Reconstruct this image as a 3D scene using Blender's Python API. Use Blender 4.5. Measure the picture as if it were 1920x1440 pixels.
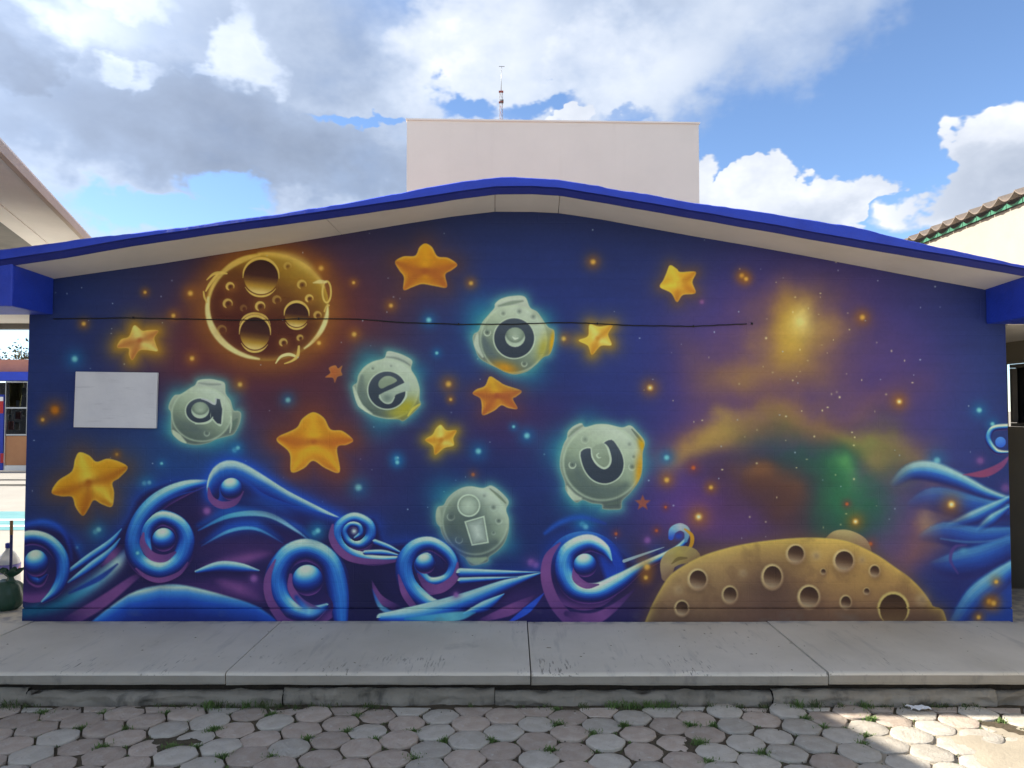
import bpy, bmesh, math, random
import numpy as np
from mathutils import Vector, Matrix, noise as mnoise

for _o in list(bpy.data.objects): bpy.data.objects.remove(_o)
R = math.radians
scene = bpy.context.scene
# ---------------------------------------------------------------- survey helpers (pixels measured in the photo -> metres on a known plane)
F_PX = 1400.0; PITCH = math.radians(2.0); CAM_Y = -5.72; CAM_Z = 1.60
def proj(x, y, z):
    """metres -> position in the 1920 x 1440 survey drawing the measurements were taken in"""
    dy = y - CAM_Y; dz = z - CAM_Z
    f = dy*math.cos(PITCH) + dz*math.sin(PITCH); u = -dy*math.sin(PITCH) + dz*math.cos(PITCH)
    return 960 + F_PX*x/f, 720 - F_PX*u/f
def at(px, py, y):
    """survey position on the vertical plane y -> metres (x, y, z)"""
    a = (px - 960)/F_PX; b = (720 - py)/F_PX
    d = (a, math.cos(PITCH) - b*math.sin(PITCH), math.sin(PITCH) + b*math.cos(PITCH))
    t = (y - CAM_Y)/d[1]
    return (a*t, y, CAM_Z + d[2]*t)
def atz(px, py, z):
    a = (px - 960)/F_PX; b = (720 - py)/F_PX
    d = (a, math.cos(PITCH) - b*math.sin(PITCH), math.sin(PITCH) + b*math.cos(PITCH))
    t = (z - CAM_Z)/d[2]
    return (a*t, CAM_Y + d[1]*t, z)

# ---------------------------------------------------------------- camera
cam_data = bpy.data.cameras.new('camera'); cam = bpy.data.objects.new('camera', cam_data)
scene.collection.objects.link(cam); scene.camera = cam
cam.location = (0, CAM_Y, CAM_Z); cam.rotation_euler = (R(90)+PITCH, 0, 0)
cam_data.sensor_width = 36; cam_data.sensor_fit = 'HORIZONTAL'; cam_data.lens = F_PX/1920*36
cam_data.clip_start = .05; cam_data.clip_end = 2000
# ---------------------------------------------------------------- sun, exposure
EXPOSURE = 1.7
SUN_TRAVEL = (1.50, -.235)                    # metres the shadow moves per metre of height: sun high left, slightly behind the building
SUN_ELEV = math.atan(1/math.hypot(*SUN_TRAVEL))
SUN_AZ = math.atan2(-SUN_TRAVEL[0], -SUN_TRAVEL[1])   # clockwise from +Y
sd = bpy.data.lights.new('sun', 'SUN'); sun = bpy.data.objects.new('sun', sd); scene.collection.objects.link(sun)
sd.energy = 4.0; sd.angle = R(.55); sd.color = (1, .94, .84)
sun.rotation_euler = Vector((SUN_TRAVEL[0], SUN_TRAVEL[1], -1)).to_track_quat('-Z', 'Y').to_euler()
scene.view_settings.view_transform = 'Standard'; scene.view_settings.look = 'None'
scene.view_settings.exposure = EXPOSURE; scene.view_settings.gamma = 1.0; scene.view_settings.use_curve_mapping = False
# ---------------------------------------------------------------- sky with broken cumulus
world = bpy.data.worlds.new('World'); scene.world = world; world.use_nodes = True
wt = world.node_tree; wt.nodes.clear()
def wn(t, **k):
    n = wt.nodes.new(t)
    for a, b in k.items(): setattr(n, a, b)
    return n
def wm(op, a, b=None, c=None, clamp=False):
    n = wn('ShaderNodeMath', operation=op, use_clamp=clamp)
    for i, v in enumerate((a, b, c)):
        if v is None: continue
        if isinstance(v, (int, float)): n.inputs[i].default_value = v
        else: wt.links.new(v, n.inputs[i])
    return n.outputs[0]
def wmix(f, a, b):
    n = wn('ShaderNodeMix', data_type='RGBA')
    for s_, v in ((n.inputs[0], f), (n.inputs[6], a), (n.inputs[7], b)):
        if isinstance(v, (int, float)): s_.default_value = v
        elif isinstance(v, tuple): s_.default_value = (*v, 1)
        else: wt.links.new(v, s_)
    return n.outputs[2]
def wstep(v, lo, hi):
    n = wn('ShaderNodeMapRange', interpolation_type='SMOOTHSTEP')
    wt.links.new(v, n.inputs[0]); n.inputs[1].default_value = lo; n.inputs[2].default_value = hi
    return n.outputs[0]
tc = wn('ShaderNodeTexCoord'); sep = wn('ShaderNodeSeparateXYZ'); wt.links.new(tc.outputs['Generated'], sep.inputs[0])
DX, DY, DZ = sep.outputs
az = wm('ARCTAN2', DX, DY); el = wm('ARCSINE', DZ)
def wnoise(scale, detail, rough, off=(0, 0, 0), stretch=(1, 1, 1.6), dist=0.):
    mp = wn('ShaderNodeMapping'); wt.links.new(tc.outputs['Generated'], mp.inputs[0])
    mp.inputs['Location'].default_value = off; mp.inputs['Scale'].default_value = stretch
    n = wn('ShaderNodeTexNoise'); wt.links.new(mp.outputs[0], n.inputs['Vector'])
    n.inputs['Scale'].default_value = scale; n.inputs['Detail'].default_value = detail; n.inputs['Roughness'].default_value = rough; n.inputs['Distortion'].default_value = dist
    return n.outputs['Fac']
n_big = wnoise(2.6, 4, .55, (3.1, .4, 1.7)); n_mid = wnoise(7.5, 5, .58, (1.3, 5.2, .2)); n_fine = wnoise(21, 3, .6, (7.7, 2.2, 4.1), (1, 1, 1.3))
def skydir(px, py):
    a = (px-960)/F_PX; b = (720-py)/F_PX
    d = Vector((a, math.cos(PITCH)-b*math.sin(PITCH), math.sin(PITCH)+b*math.cos(PITCH))).normalized()
    return math.atan2(d.x, d.y), math.asin(d.z)
# wobble the look-up so cloud outlines billow
wob_a = wm('ADD', wm('MULTIPLY', wm('SUBTRACT', n_mid, .5), .15), wm('MULTIPLY', wm('SUBTRACT', n_fine, .5), .07))
wob_e = wm('ADD', wm('MULTIPLY', wm('SUBTRACT', wnoise(8, 5, .58, (9, 1, 3)), .5), .12), wm('MULTIPLY', wm('SUBTRACT', n_fine, .5), -.06))
azw = wm('ADD', az, wob_a); elw = wm('ADD', el, wob_e)
look = wn('ShaderNodeCombineXYZ'); wt.links.new(azw, look.inputs[0]); wt.links.new(elw, look.inputs[1])
def blob(px, py, rx, ry, rot=0, amp=1., soft=1.):
    """one cloud bank in azimuth / elevation: amp in the middle, 0 outside"""
    a0, e0 = skydir(px, py); mp = wn('ShaderNodeMapping', vector_type='TEXTURE'); wt.links.new(look.outputs[0], mp.inputs[0])
    mp.inputs['Location'].default_value = (a0, e0, 0); mp.inputs['Rotation'].default_value = (0, 0, R(rot)); mp.inputs['Scale'].default_value = (rx/F_PX, ry/F_PX, 1)
    q = wn('ShaderNodeVectorMath', operation='LENGTH'); wt.links.new(mp.outputs[0], q.inputs[0])
    n = wn('ShaderNodeMapRange', interpolation_type='SMOOTHSTEP'); wt.links.new(q.outputs['Value'], n.inputs[0])
    n.inputs[1].default_value = 1+.5*soft; n.inputs[2].default_value = max(0, 1-.5*soft); n.inputs[3].default_value = 0; n.inputs[4].default_value = amp
    return n.outputs[0]
def total(bs, op='MAXIMUM'):
    o = bs[0]
    for b in bs[1:]: o = wm(op, o, b)
    return o
CL = 1.45/2**EXPOSURE
bank = total([blob(250, 150, 620, 300, 0, 1, .9), blob(620, 330, 250, 110, 0, .95, .8), blob(1060, 90, 480, 190, 12, 1, .7), blob(1480, 10, 280, 110, 20, .78, 1.1),
              blob(880, 130, 200, 120, 0, 1, .6), blob(230, 350, 260, 60, 0, .7, 1.)])
puff = total([blob(1430, 375, 72, 72, 0, 1, .4), blob(1525, 395, 95, 62, 0, 1, .45), blob(1622, 395, 42, 52, 0, 1, .6), blob(1315, 395, 50, 80, 0, .9, .6), blob(1890, 320, 110, 92, 20, 1, .45), blob(1800, 395, 90, 40, 0, .8, .9), blob(1075, 215, 35, 22, 0, .9, .6)])
hole = total([blob(330, 410, 170, 34, 0, 1, .9), blob(450, 360, 70, 42, 0, 1, .8), blob(690, 224, 75, 12, 0, 1, .9), blob(880, 195, 60, 26, 0, .9, .8), blob(1000, 190, 60, 20, 0, .8, .9), blob(1180, 215, 50, 14, 0, .5, .9)])
# outside the picture broken cover goes on, brightened to lift the shade
front = wm('MULTIPLY', wstep(wm('ABSOLUTE', az), .80, .62), wstep(el, .70, .52))
general = wstep(n_big, .36, .56)
shaped = wm('SUBTRACT', bank, hole, clamp=True)
cover = wm('ADD', wm('MULTIPLY', general, wm('SUBTRACT', 1., front)), wm('MULTIPLY', shaped, front))
edge = wm('ADD', cover, wm('MULTIPLY', wm('SUBTRACT', n_mid, .5), .8))
mask = wstep(edge, .16, 1.04)
pedge = wm('ADD', puff, wm('MULTIPLY', wm('SUBTRACT', n_fine, .5), .5))
pmask = wm('MULTIPLY', wstep(pedge, .28, .74), front)
grey = total([blob(400, 260, 330, 95, -3, 1, 1.1), blob(120, 250, 160, 60, 0, .7, 1.1), blob(20, 95, 90, 62, 0, 1, .7), blob(640, 320, 190, 60, 0, .75, 1.1), blob(560, 80, 200, 120, 0, .45, 1.2)])
bright = total([blob(440, 105, 42, 62, -20, 1, .7), blob(470, 130, 48, 40, 0, 1, .7), blob(390, 140, 40, 16, 20, .9, .8), blob(255, 138, 48, 15, 0, .9, .8), blob(880, 90, 170, 110, 0, .75, 1.), blob(1130, 120, 180, 80, 0, .7, 1.1), blob(240, 10, 60, 24, 0, .7, 1.), blob(60, 30, 120, 40, 0, .6, 1.1)])
detail = wm('ADD', wm('MULTIPLY', wm('SUBTRACT', n_mid, .5), 1.5), wm('MULTIPLY', wm('SUBTRACT', n_fine, .5), .7))
light = wm('ADD', wm('ADD', wm('SUBTRACT', .70, wm('MULTIPLY', front, .12)), wm('MULTIPLY', detail, .38)), wm('SUBTRACT', wm('MULTIPLY', bright, .34), wm('MULTIPLY', wm('MULTIPLY', grey, front), .44)), clamp=True)  # cloud tone raised outside the view as added fill light
def lin(r, g, b): return tuple((c/12.92 if c <= .04045 else ((c+.055)/1.055)**2.4) for c in (r/255, g/255, b/255))
def cl(r, g, b): return tuple(c*CL for c in lin(r, g, b))
ramp = wn('ShaderNodeValToRGB'); wt.links.new(light, ramp.inputs[0]); cr = ramp.color_ramp
CLOUD_RAMP = [(0, cl(128, 138, 156)), (.3, cl(150, 164, 187)), (.6, cl(184, 196, 215)), (.85, cl(214, 221, 232)), (1, cl(244, 243, 240))]
for i, (p, c) in enumerate(CLOUD_RAMP):
    e = cr.elements[i] if i < 2 else cr.elements.new(p)
    e.position = p; e.color = (*c, 1)
plight = wm('ADD', wm('ADD', .72, wm('MULTIPLY', detail, .55)), wm('MULTIPLY', total([blob(1560, 430, 90, 45, 0, 1, 1.2), blob(1860, 370, 90, 40, 0, 1, 1.2)]), -.28), clamp=True)
ramp2 = wn('ShaderNodeValToRGB'); wt.links.new(plight, ramp2.inputs[0]); cr = ramp2.color_ramp
for i, (p, c) in enumerate([(0, cl(140, 152, 172)), (.5, cl(186, 194, 208)), (.8, cl(222, 226, 234)), (1, cl(248, 248, 246))]):
    e = cr.elements[i] if i < 2 else cr.elements.new(p)
    e.position = p; e.color = (*c, 1)
sky = wn('ShaderNodeTexSky', sky_type='NISHITA', sun_disc=False)
sky.sun_elevation = SUN_ELEV; sky.sun_rotation = SUN_AZ; sky.altitude = 2200; sky.air_density = 1.0; sky.dust_density = .6; sky.ozone_density = 3.5
bg = wn('ShaderNodeBackground'); bg.inputs[1].default_value = .078; wt.links.new(sky.outputs[0], bg.inputs[0])
bgc = wn('ShaderNodeBackground')
# forward-scatter glow added to the cover towards the sun, filling the shaded walk
sdir = Vector((-SUN_TRAVEL[0], -SUN_TRAVEL[1], 1)).normalized()
sdot = wn('ShaderNodeVectorMath', operation='DOT_PRODUCT'); wt.links.new(tc.outputs['Generated'], sdot.inputs[0]); sdot.inputs[1].default_value = sdir
wt.links.new(wm('ADD', .92, wm('MULTIPLY', wm('POWER', wm('MAXIMUM', sdot.outputs['Value'], 0.), 5.), 1.5)), bgc.inputs[1])
both = wmix(pmask, ramp.outputs[0], ramp2.outputs[0]); wt.links.new(both, bgc.inputs[0])
call = wm('MAXIMUM', wm('MULTIPLY', mask, .95), wm('MULTIPLY', pmask, .97))
call = wm('MULTIPLY', call, wstep(el, -.02, .05))
mx = wn('ShaderNodeMixShader'); wt.links.new(call, mx.inputs[0]); wt.links.new(bg.outputs[0], mx.inputs[1]); wt.links.new(bgc.outputs[0], mx.inputs[2])
wo = wn('ShaderNodeOutputWorld'); wt.links.new(mx.outputs[0], wo.inputs[0])
world.cycles.sampling_method = 'MANUAL'; world.cycles.sample_map_resolution = 512

cy = scene.cycles
cy.max_bounces = 6; cy.diffuse_bounces = 4; cy.glossy_bounces = 2; cy.transmission_bounces = 4; cy.caustics_reflective = False; cy.caustics_refractive = False
cy.use_adaptive_sampling = True; cy.adaptive_threshold = .015

# ---------------------------------------------------------------- the painted mural (numpy airbrush)
MX0, MX1, MZ0, MZ1, MS = -3.86, 3.94, -0.03, 3.20, 300.0

class Mural:
    def __init__(s):
        s.W = int((MX1-MX0)*MS); s.H = int((MZ1-MZ0)*MS)
        xs = MX0 + (np.arange(s.W)+.5)/MS; zs = MZ1 - (np.arange(s.H)+.5)/MS
        XX, ZZ = np.meshgrid(xs, zs)
        PX, PY = proj(XX, 0.0, ZZ)
        s.X = PX.astype(np.float32); s.Y = PY.astype(np.float32)
        s.C = np.zeros((s.H, s.W, 3), np.float32)
        s.rng = np.random.RandomState(7)
    def reg(s, x0, y0, x1, y1):
        a = at(x0, y0, 0); b = at(x1, y1, 0); c = at(x0, y1, 0); d = at(x1, y0, 0)
        ix0 = max(0, int((min(a[0], c[0])-MX0)*MS)-2); ix1 = min(s.W, int((max(b[0], d[0])-MX0)*MS)+3)
        iy0 = max(0, int((MZ1-max(a[2], d[2]))*MS)-2); iy1 = min(s.H, int((MZ1-min(b[2], c[2]))*MS)+3)
        return (slice(iy0, max(iy0, iy1)), slice(ix0, max(ix0, ix1)))
    def mix(s, sl, col, a):
        if a.size == 0: return
        a = np.clip(a, 0, 1)[..., None]
        s.C[sl] = s.C[sl]*(1-a) + np.asarray(col, np.float32)*a
    def screen(s, sl, col, a):
        if a.size == 0: return
        v = np.asarray(col, np.float32)/255*np.clip(a, 0, 1)[..., None]
        s.C[sl] = 255*(1-(1-s.C[sl]/255)*(1-v))
    # soft airbrush dab
    def glow(s, cx, cy, rx, ry, col, a=1., rot=0., p=2., mode='mix', k=1.0):
        m = max(rx, ry)*2.6
        sl = s.reg(cx-m, cy-m, cx+m, cy+m)
        dx = s.X[sl]-cx; dy = s.Y[sl]-cy
        c, n = math.cos(math.radians(rot)), math.sin(math.radians(rot))
        u = (dx*c+dy*n)/rx; v = (-dx*n+dy*c)/ry
        al = a*np.exp(-k*(u*u+v*v)**(p/2))
        (s.mix if mode == 'mix' else s.screen)(sl, col, al)
    # distance to a poly-line: signed cross position, along-parameter, normal
    def line(s, P, pad, X, Y):
        P = np.asarray(P, np.float32)
        best = np.full(X.shape, 1e9, np.float32); tt = np.zeros_like(best); sg = np.zeros_like(best)
        nx = np.zeros_like(best); ny = np.zeros_like(best); N = len(P)-1
        for i in range(N):
            ax, ay = P[i]; bx, by = P[i+1]; ex, ey = bx-ax, by-ay
            L2 = max(ex*ex+ey*ey, 1e-6)
            t = np.clip(((X-ax)*ex+(Y-ay)*ey)/L2, 0, 1)
            qx = X-ax-t*ex; qy = Y-ay-t*ey; d = qx*qx+qy*qy
            k = d < best
            best = np.where(k, d, best); tt = np.where(k, (i+t)/N, tt)
            L = math.sqrt(L2)
            sg = np.where(k, np.where(ex*qy-ey*qx >= 0, 1., -1.), sg)
            nx = np.where(k, -ey/L, nx); ny = np.where(k, ex/L, ny)
        return np.sqrt(best), tt, sg, nx, ny
    @staticmethod
    def smooth(P, n=8, closed=False):
        P = [tuple(map(float, p)) for p in P]; out = []
        N = len(P); rng = range(N if closed else N-1)
        for i in rng:
            g = (lambda j: P[j % N]) if closed else (lambda j: P[min(max(j, 0), N-1)])
            p0, p1, p2, p3 = g(i-1), g(i), g(i+1), g(i+2)
            for k in range(n):
                t = k/n
                out.append(tuple(.5*((2*b)+(-a+c)*t+(2*a-5*b+4*c-d)*t*t+(-a+3*b-3*c+d)*t**3)
                                 for a, b, c, d in zip(p0, p1, p2, p3)))
        if not closed: out.append(P[-1])
        return np.array(out, np.float32)
    def sdf(s, P, X, Y):
        P = np.asarray(P, np.float32); N = len(P)
        best = np.full(X.shape, 1e9, np.float32); ins = np.zeros(X.shape, bool)
        for i in range(N):
            ax, ay = P[i]; bx, by = P[(i+1) % N]; ex, ey = bx-ax, by-ay
            t = np.clip(((X-ax)*ex+(Y-ay)*ey)/max(ex*ex+ey*ey, 1e-6), 0, 1)
            d = (X-ax-t*ex)**2+(Y-ay-t*ey)**2
            best = np.minimum(best, d)
            if abs(ey) > 1e-9:
                k = ((ay > Y) != (by > Y)) & (X < ex*(Y-ay)/ey+ax); ins ^= k
        return np.where(ins, -1, 1)*np.sqrt(best)
    def box(s, P, pad):
        P = np.asarray(P)
        return s.reg(P[:, 0].min()-pad, P[:, 1].min()-pad, P[:, 0].max()+pad, P[:, 1].max()+pad)
    def fill(s, P, col, a=1., soft=1.0, fn=None, closed=6, outer=None):
        """closed curve; fn(X, Y, d) may return the colour field; outer=(radius, colour, alpha) airbrushed halo"""
        Q = s.smooth(P, closed, True) if closed else np.asarray(P, np.float32)
        pad = 4+soft*2+(outer[0]*2.2 if outer else 0)
        sl = s.box(Q, pad); X, Y = s.X[sl], s.Y[sl]
        if X.size == 0: return
        d = s.sdf(Q, X, Y)
        if outer: s.mix(sl, outer[1], outer[2]*np.exp(-(np.maximum(d, 0)/outer[0])**1.4))
        c = fn(X, Y, d) if fn else col
        s.mix(sl, c, a*np.clip(.5-d/(2*soft), 0, 1))
        return sl, X, Y, d
    def brush(s, P, w, col, a=1., soft=1.2, taper=None, sm=6, fade=None):
        """stroke of varying width; w scalar or list along P"""
        P = [tuple(p) for p in P]; w = [w]*len(P) if np.isscalar(w) else list(w)
        Q = s.smooth([p+(ww,) for p, ww in zip(P, w)], sm)
        sl = s.box(Q[:, :2], max(w)+soft*3+2); X, Y = s.X[sl], s.Y[sl]
        if X.size == 0: return
        d, t, sg, _, _ = s.line(Q[:, :2], 0, X, Y)
        ww = np.interp(t, np.linspace(0, 1, len(Q)), Q[:, 2])/2
        al = a*np.clip((ww+soft/2-d)/soft, 0, 1)
        if soft > 4: al = a*np.exp(-(d/np.maximum(ww+soft*.5, .5))**2*1.3)
        if fade: al = al*np.interp(t, np.linspace(0, 1, len(fade)), fade)
        c = col
        if isinstance(col, list):
            cs = np.array(col, np.float32); tp = np.linspace(0, 1, len(cs))
            c = np.stack([np.interp(t, tp, cs[:, i]) for i in range(3)], -1)
        s.mix(sl, c, al)
    WAVE = [(-1., (126, 70, 142)), (-.55, (112, 62, 136)), (-.34, (66, 40, 106)), (-.12, (32, 28, 84)), (.16, (28, 38, 116)), (.40, (30, 66, 166)),
            (.58, (48, 118, 212)), (.72, (96, 178, 222)), (.86, (186, 216, 214)), (.95, (226, 230, 216))]
    def ramp(s, v, R):
        x = [r[0] for r in R]; cs = np.array([r[1] for r in R], np.float32)
        return np.stack([np.interp(v, x, cs[:, i]) for i in range(3)], -1)
    def tube(s, P, w, R=None, shade=True, L=(.05, -.76, .56), soft=3.2, fade=None, bias=0., sm=6):
        """rounded wave ribbon shaded as a tube under light from above"""
        w = [w]*len(P) if np.isscalar(w) else list(w)
        Q = s.smooth([tuple(p)+(ww*1.26,) for p, ww in zip(P, w)], sm)
        sl = s.box(Q[:, :2], max(w)+16); X, Y = s.X[sl], s.Y[sl]
        if X.size == 0: return
        d, t, sg, nx, ny = s.line(Q[:, :2], 0, X, Y)
        ww = np.maximum(np.interp(t, np.linspace(0, 1, len(Q)), Q[:, 2])/2, .3)
        n = np.clip(d/ww, 0, 1)*sg; nz = np.sqrt(np.maximum(0, 1-n*n))
        tg = np.gradient(Q[:, :2], axis=0); tg = tg/(np.linalg.norm(tg, axis=1, keepdims=True)+1e-6); tp = np.linspace(0, 1, len(Q))
        tx = np.interp(t, tp, tg[:, 0]); ty = np.interp(t, tp, tg[:, 1]); nx, ny = -ty, tx
        v = n*nx*L[0]+n*ny*L[1]+nz*L[2]+bias
        st = np.sin(n*13+t*6)*.015+np.sin(n*31-t*9)*.012
        al = np.clip((ww+soft/2-d)/soft, 0, 1)
        if fade: al = al*np.interp(t, np.linspace(0, 1, len(fade)), fade)
        if shade and max(w) > 14:
            dn = np.clip(n*ny*1.0, -1, 1)
            s.mix(sl, (30, 22, 70), .62*np.exp(-(np.maximum(d-ww, 0)/9.)**1.3)*np.clip(.25+np.where(d > ww, sg*ny, 0), 0, 1))
        s.mix(sl, s.ramp(v+st, R or s.WAVE), al)
    def ball(s, cx, cy, r, R=None, L=(-.15, -.75, .62), ry=None):
        ry = ry or r
        sl = s.reg(cx-r-3, cy-ry-3, cx+r+3, cy+ry+3); u = (s.X[sl]-cx)/r; v = (s.Y[sl]-cy)/ry
        q = np.sqrt(u*u+v*v); nz = np.sqrt(np.maximum(0, 1-q*q))
        s.mix(sl, s.ramp(u*L[0]+v*L[1]+nz*L[2], R or s.WAVE), np.clip((1-q)*r/1.4+.5, 0, 1))
    def noise(s, f, seed, oct=4, fx=1., fy=1.):
        rs = np.random.RandomState(seed); out = np.zeros((s.H, s.W), np.float32); amp = 1.; tot = 0.
        for o in range(oct):
            gw = max(2, int(s.W/f*2**o*fx)); gh = max(2, int(s.H/f*2**o*fy))
            g = rs.rand(gh+2, gw+2).astype(np.float32)
            yy = np.linspace(0, gh, s.H, dtype=np.float32); xx = np.linspace(0, gw, s.W, dtype=np.float32)
            yi = yy.astype(int); xi = xx.astype(int); fy_ = yy-yi; fx_ = xx-xi
            fy_ = (fy_*fy_*(3-2*fy_))[:, None]; fx_ = (fx_*fx_*(3-2*fx_))[None]
            a = g[yi][:, xi]; b = g[yi][:, xi+1]; c = g[yi+1][:, xi]; d = g[yi+1][:, xi+1]
            out += amp*((a*(1-fx_)+b*fx_)*(1-fy_)+(c*(1-fx_)+d*fx_)*fy_); tot += amp; amp *= .5
        return out/tot

GREY = [(-1., (70, 80, 84)), (-.3, (96, 106, 106)), (.1, (132, 142, 132)), (.45, (168, 178, 160)), (.8, (200, 206, 192)), (1., (214, 216, 206))]

def paint_mural():
    m = Mural(); X, Y = m.X, m.Y; full = (slice(0, m.H), slice(0, m.W))
    # ground coat: navy, hand-rolled, warmer and bluer areas
    m.C[:] = (32, 47, 106)
    n1 = m.noise(260, 1); n2 = m.noise(90, 2)
    m.mix(full, (24, 32, 78), np.clip((560-Y)/260, 0, 1)*.55)  # eave shade painted into the coat, darker towards the wall top
    m.mix(full, (40, 60, 130), np.clip((n1-.5)*2.2, 0, .6))
    G = m.glow
    for a in [(1250, 700, 330, 230, (54, 62, 146), .55), (1750, 800, 200, 300, (56, 70, 150), .6), (760, 650, 190, 120, (30, 74, 150), .6),
              (330, 860, 180, 120, (28, 78, 150), .7), (120, 720, 120, 200, (30, 48, 112), .6), (960, 560, 260, 110, (38, 52, 130), .5),
              (700, 560, 120, 110, (66, 34, 62), .55), (560, 700, 200, 120, (84, 36, 56), .75), (500, 590, 185, 160, (112, 44, 42), .85),
              (400, 690, 150, 70, (98, 42, 58), .7), (590, 940, 130, 60, (64, 44, 92), .6), (960, 790, 120, 60, (80, 40, 88), .6),
              (700, 820, 120, 80, (60, 44, 96), .55), (870, 1080, 160, 80, (34, 44, 110), .5), (640, 900, 90, 60, (70, 42, 88), .4),
              (600, 600, 120, 110, (120, 50, 36), .6), (380, 640, 70, 80, (110, 46, 44), .55), (870, 700, 90, 40, (44, 60, 130), .4),
              (520, 740, 150, 60, (80, 40, 66), .5)]:
        G(*a)
    # violet haze and the soft gas cloud on the right-hand side
    for a in [(1420, 720, 150, 190, (104, 62, 146), .75), (1560, 560, 190, 130, (84, 54, 128), .5), (1330, 960, 130, 110, (132, 72, 158), .75),
              (1640, 900, 110, 120, (150, 80, 160), .75), (1660, 980, 60, 80, (196, 96, 176), .55), (1480, 960, 160, 90, (120, 60, 130), .7),
              (1650, 720, 120, 130, (92, 62, 140), .5), (1230, 1070, 90, 60, (72, 48, 62), .8), (1300, 1040, 70, 40, (84, 62, 60), .7)]:
        G(*a)
    # airbrushed nebula of gold, green and umber gas drifting over the asteroid
    sl = m.reg(1150, 450, 1880, 1110); x = X[sl]; y = Y[sl]
    w1 = m.noise(230, 11, 3)[sl]-.5; w2 = m.noise(230, 12, 3)[sl]-.5; f1 = m.noise(110, 13, 5)[sl]-.5; f2 = m.noise(70, 14, 4)[sl]-.5
    win = np.clip((x-1160)/120, 0, 1)*np.clip((1870-x)/120, 0, 1)*np.clip((y-470)/90, 0, 1)*np.clip((1105-y)/60, 0, 1)
    wx = x+w1*240+f2*30; wy = y+w2*200+f1*40
    def cloud(cx, cy, rx, ry, col, a, rot=0, p=2.0, fb=1.4):
        c, sn = math.cos(math.radians(rot)), math.sin(math.radians(rot))
        dx, dy = wx-cx, wy-cy; u = (dx*c+dy*sn)/rx; v = (-dx*sn+dy*c)/ry
        m.mix(sl, col, win*a*np.clip(np.exp(-(u*u+v*v)**(p/2))*(1+fb*f1), 0, 1))
    for a in [(1500, 660, 230, 190, (92, 56, 126), .6), (1490, 650, 150, 124, (138, 88, 84), .55), (1480, 640, 120, 96, (196, 146, 54), .8), (1500, 625, 78, 60, (232, 190, 84), .8), (1515, 610, 40, 30, (250, 226, 150), .8),
              (1470, 810, 250, 60, (116, 68, 112), .6, -8), (1430, 815, 180, 36, (190, 128, 54), .7, -14), (1390, 820, 110, 24, (232, 180, 84), .8, -20), (1610, 850, 130, 40, (186, 122, 52), .75, 34), (1620, 850, 90, 20, (232, 178, 84), .75, 36),
              (1530, 930, 150, 120, (26, 64, 74), .7), (1530, 925, 105, 90, (22, 92, 66), .85), (1545, 900, 60, 54, (54, 140, 84), .75), (1555, 880, 26, 22, (120, 190, 110), .6),
              (1410, 960, 100, 90, (74, 44, 84), .7), (1415, 940, 60, 60, (98, 60, 48), .75), (1420, 915, 30, 28, (150, 98, 64), .6),
              (1710, 1010, 70, 90, (130, 74, 130), .55), (1710, 1000, 44, 66, (176, 106, 62), .75, 12), (1702, 975, 22, 30, (230, 172, 110), .7), (1805, 1070, 24, 70, (172, 110, 66), .7, 22)]:
        cloud(*a)
    rs = np.random.RandomState(9)
    for _ in range(70):                                     # star dust in the gas
        G(rs.normal(1500, 110), rs.normal(740, 150), rs.uniform(.9, 2.2), rs.uniform(.9, 2.2), (255, 236, 180), rs.uniform(.3, .9))
    # golden moon
    cx, cy, rx, ry = 501, 575, 116, 101.5
    for k, (c, a) in enumerate([((120, 56, 28), .7), ((176, 112, 30), .7)]):
        G(cx, cy, rx*(1.30-.12*k), ry*(1.30-.12*k), c, a, p=7)
    th = np.linspace(0, 2*math.pi, 60, endpoint=False); body = np.stack([cx+rx*np.cos(th), cy+ry*np.sin(th)], 1)
    def moon(x, y, d):
        u, v = (x-cx)/rx, (y-cy)/ry
        c = m.ramp(u*.45-v*.75, [(-1, (84, 28, 22)), (-.2, (84, 32, 20)), (.25, (112, 62, 22)), (.6, (166, 120, 34)), (1, (204, 168, 76))])
        e = np.exp(-(np.maximum(-d, 0)/9.)**1.2)[..., None]
        return c*(1-.62*e)+np.array((226, 176, 70))*.62*e
    m.fill(body, None, fn=moon, closed=0, soft=1.5)
    O = lambda x, y: (360+x/5.76, 450+y/5.76)
    def arc(ox, oy, r1, r2, a0, a1, n=9):
        return [O(ox+r1*math.cos(math.radians(a0+(a1-a0)*k/(n-1))), oy+r2*math.sin(math.radians(a0+(a1-a0)*k/(n-1)))) for k in range(n)]
    yl = (236, 196, 104); yl2 = (250, 226, 160)
    m.brush(arc(815, 720, 640, 560, 155, 262), [3, 10, 11, 8, 7, 6, 6, 5, 3][::-1], yl, .85, 3.5)
    m.brush(arc(815, 720, 650, 570, 98, 190), [3, 7, 9, 11, 12, 12, 10, 8, 4], yl2, .9, 3.5)
    m.brush(arc(815, 720, 655, 575, 262, 338), [3, 8, 12, 15, 17, 16, 12, 7, 2], yl, .7, 5)
    m.brush(arc(815, 720, 650, 570, 358, 412), [2, 5, 8, 9, 9, 8, 7, 5, 3], yl2, .9, 3)
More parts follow.
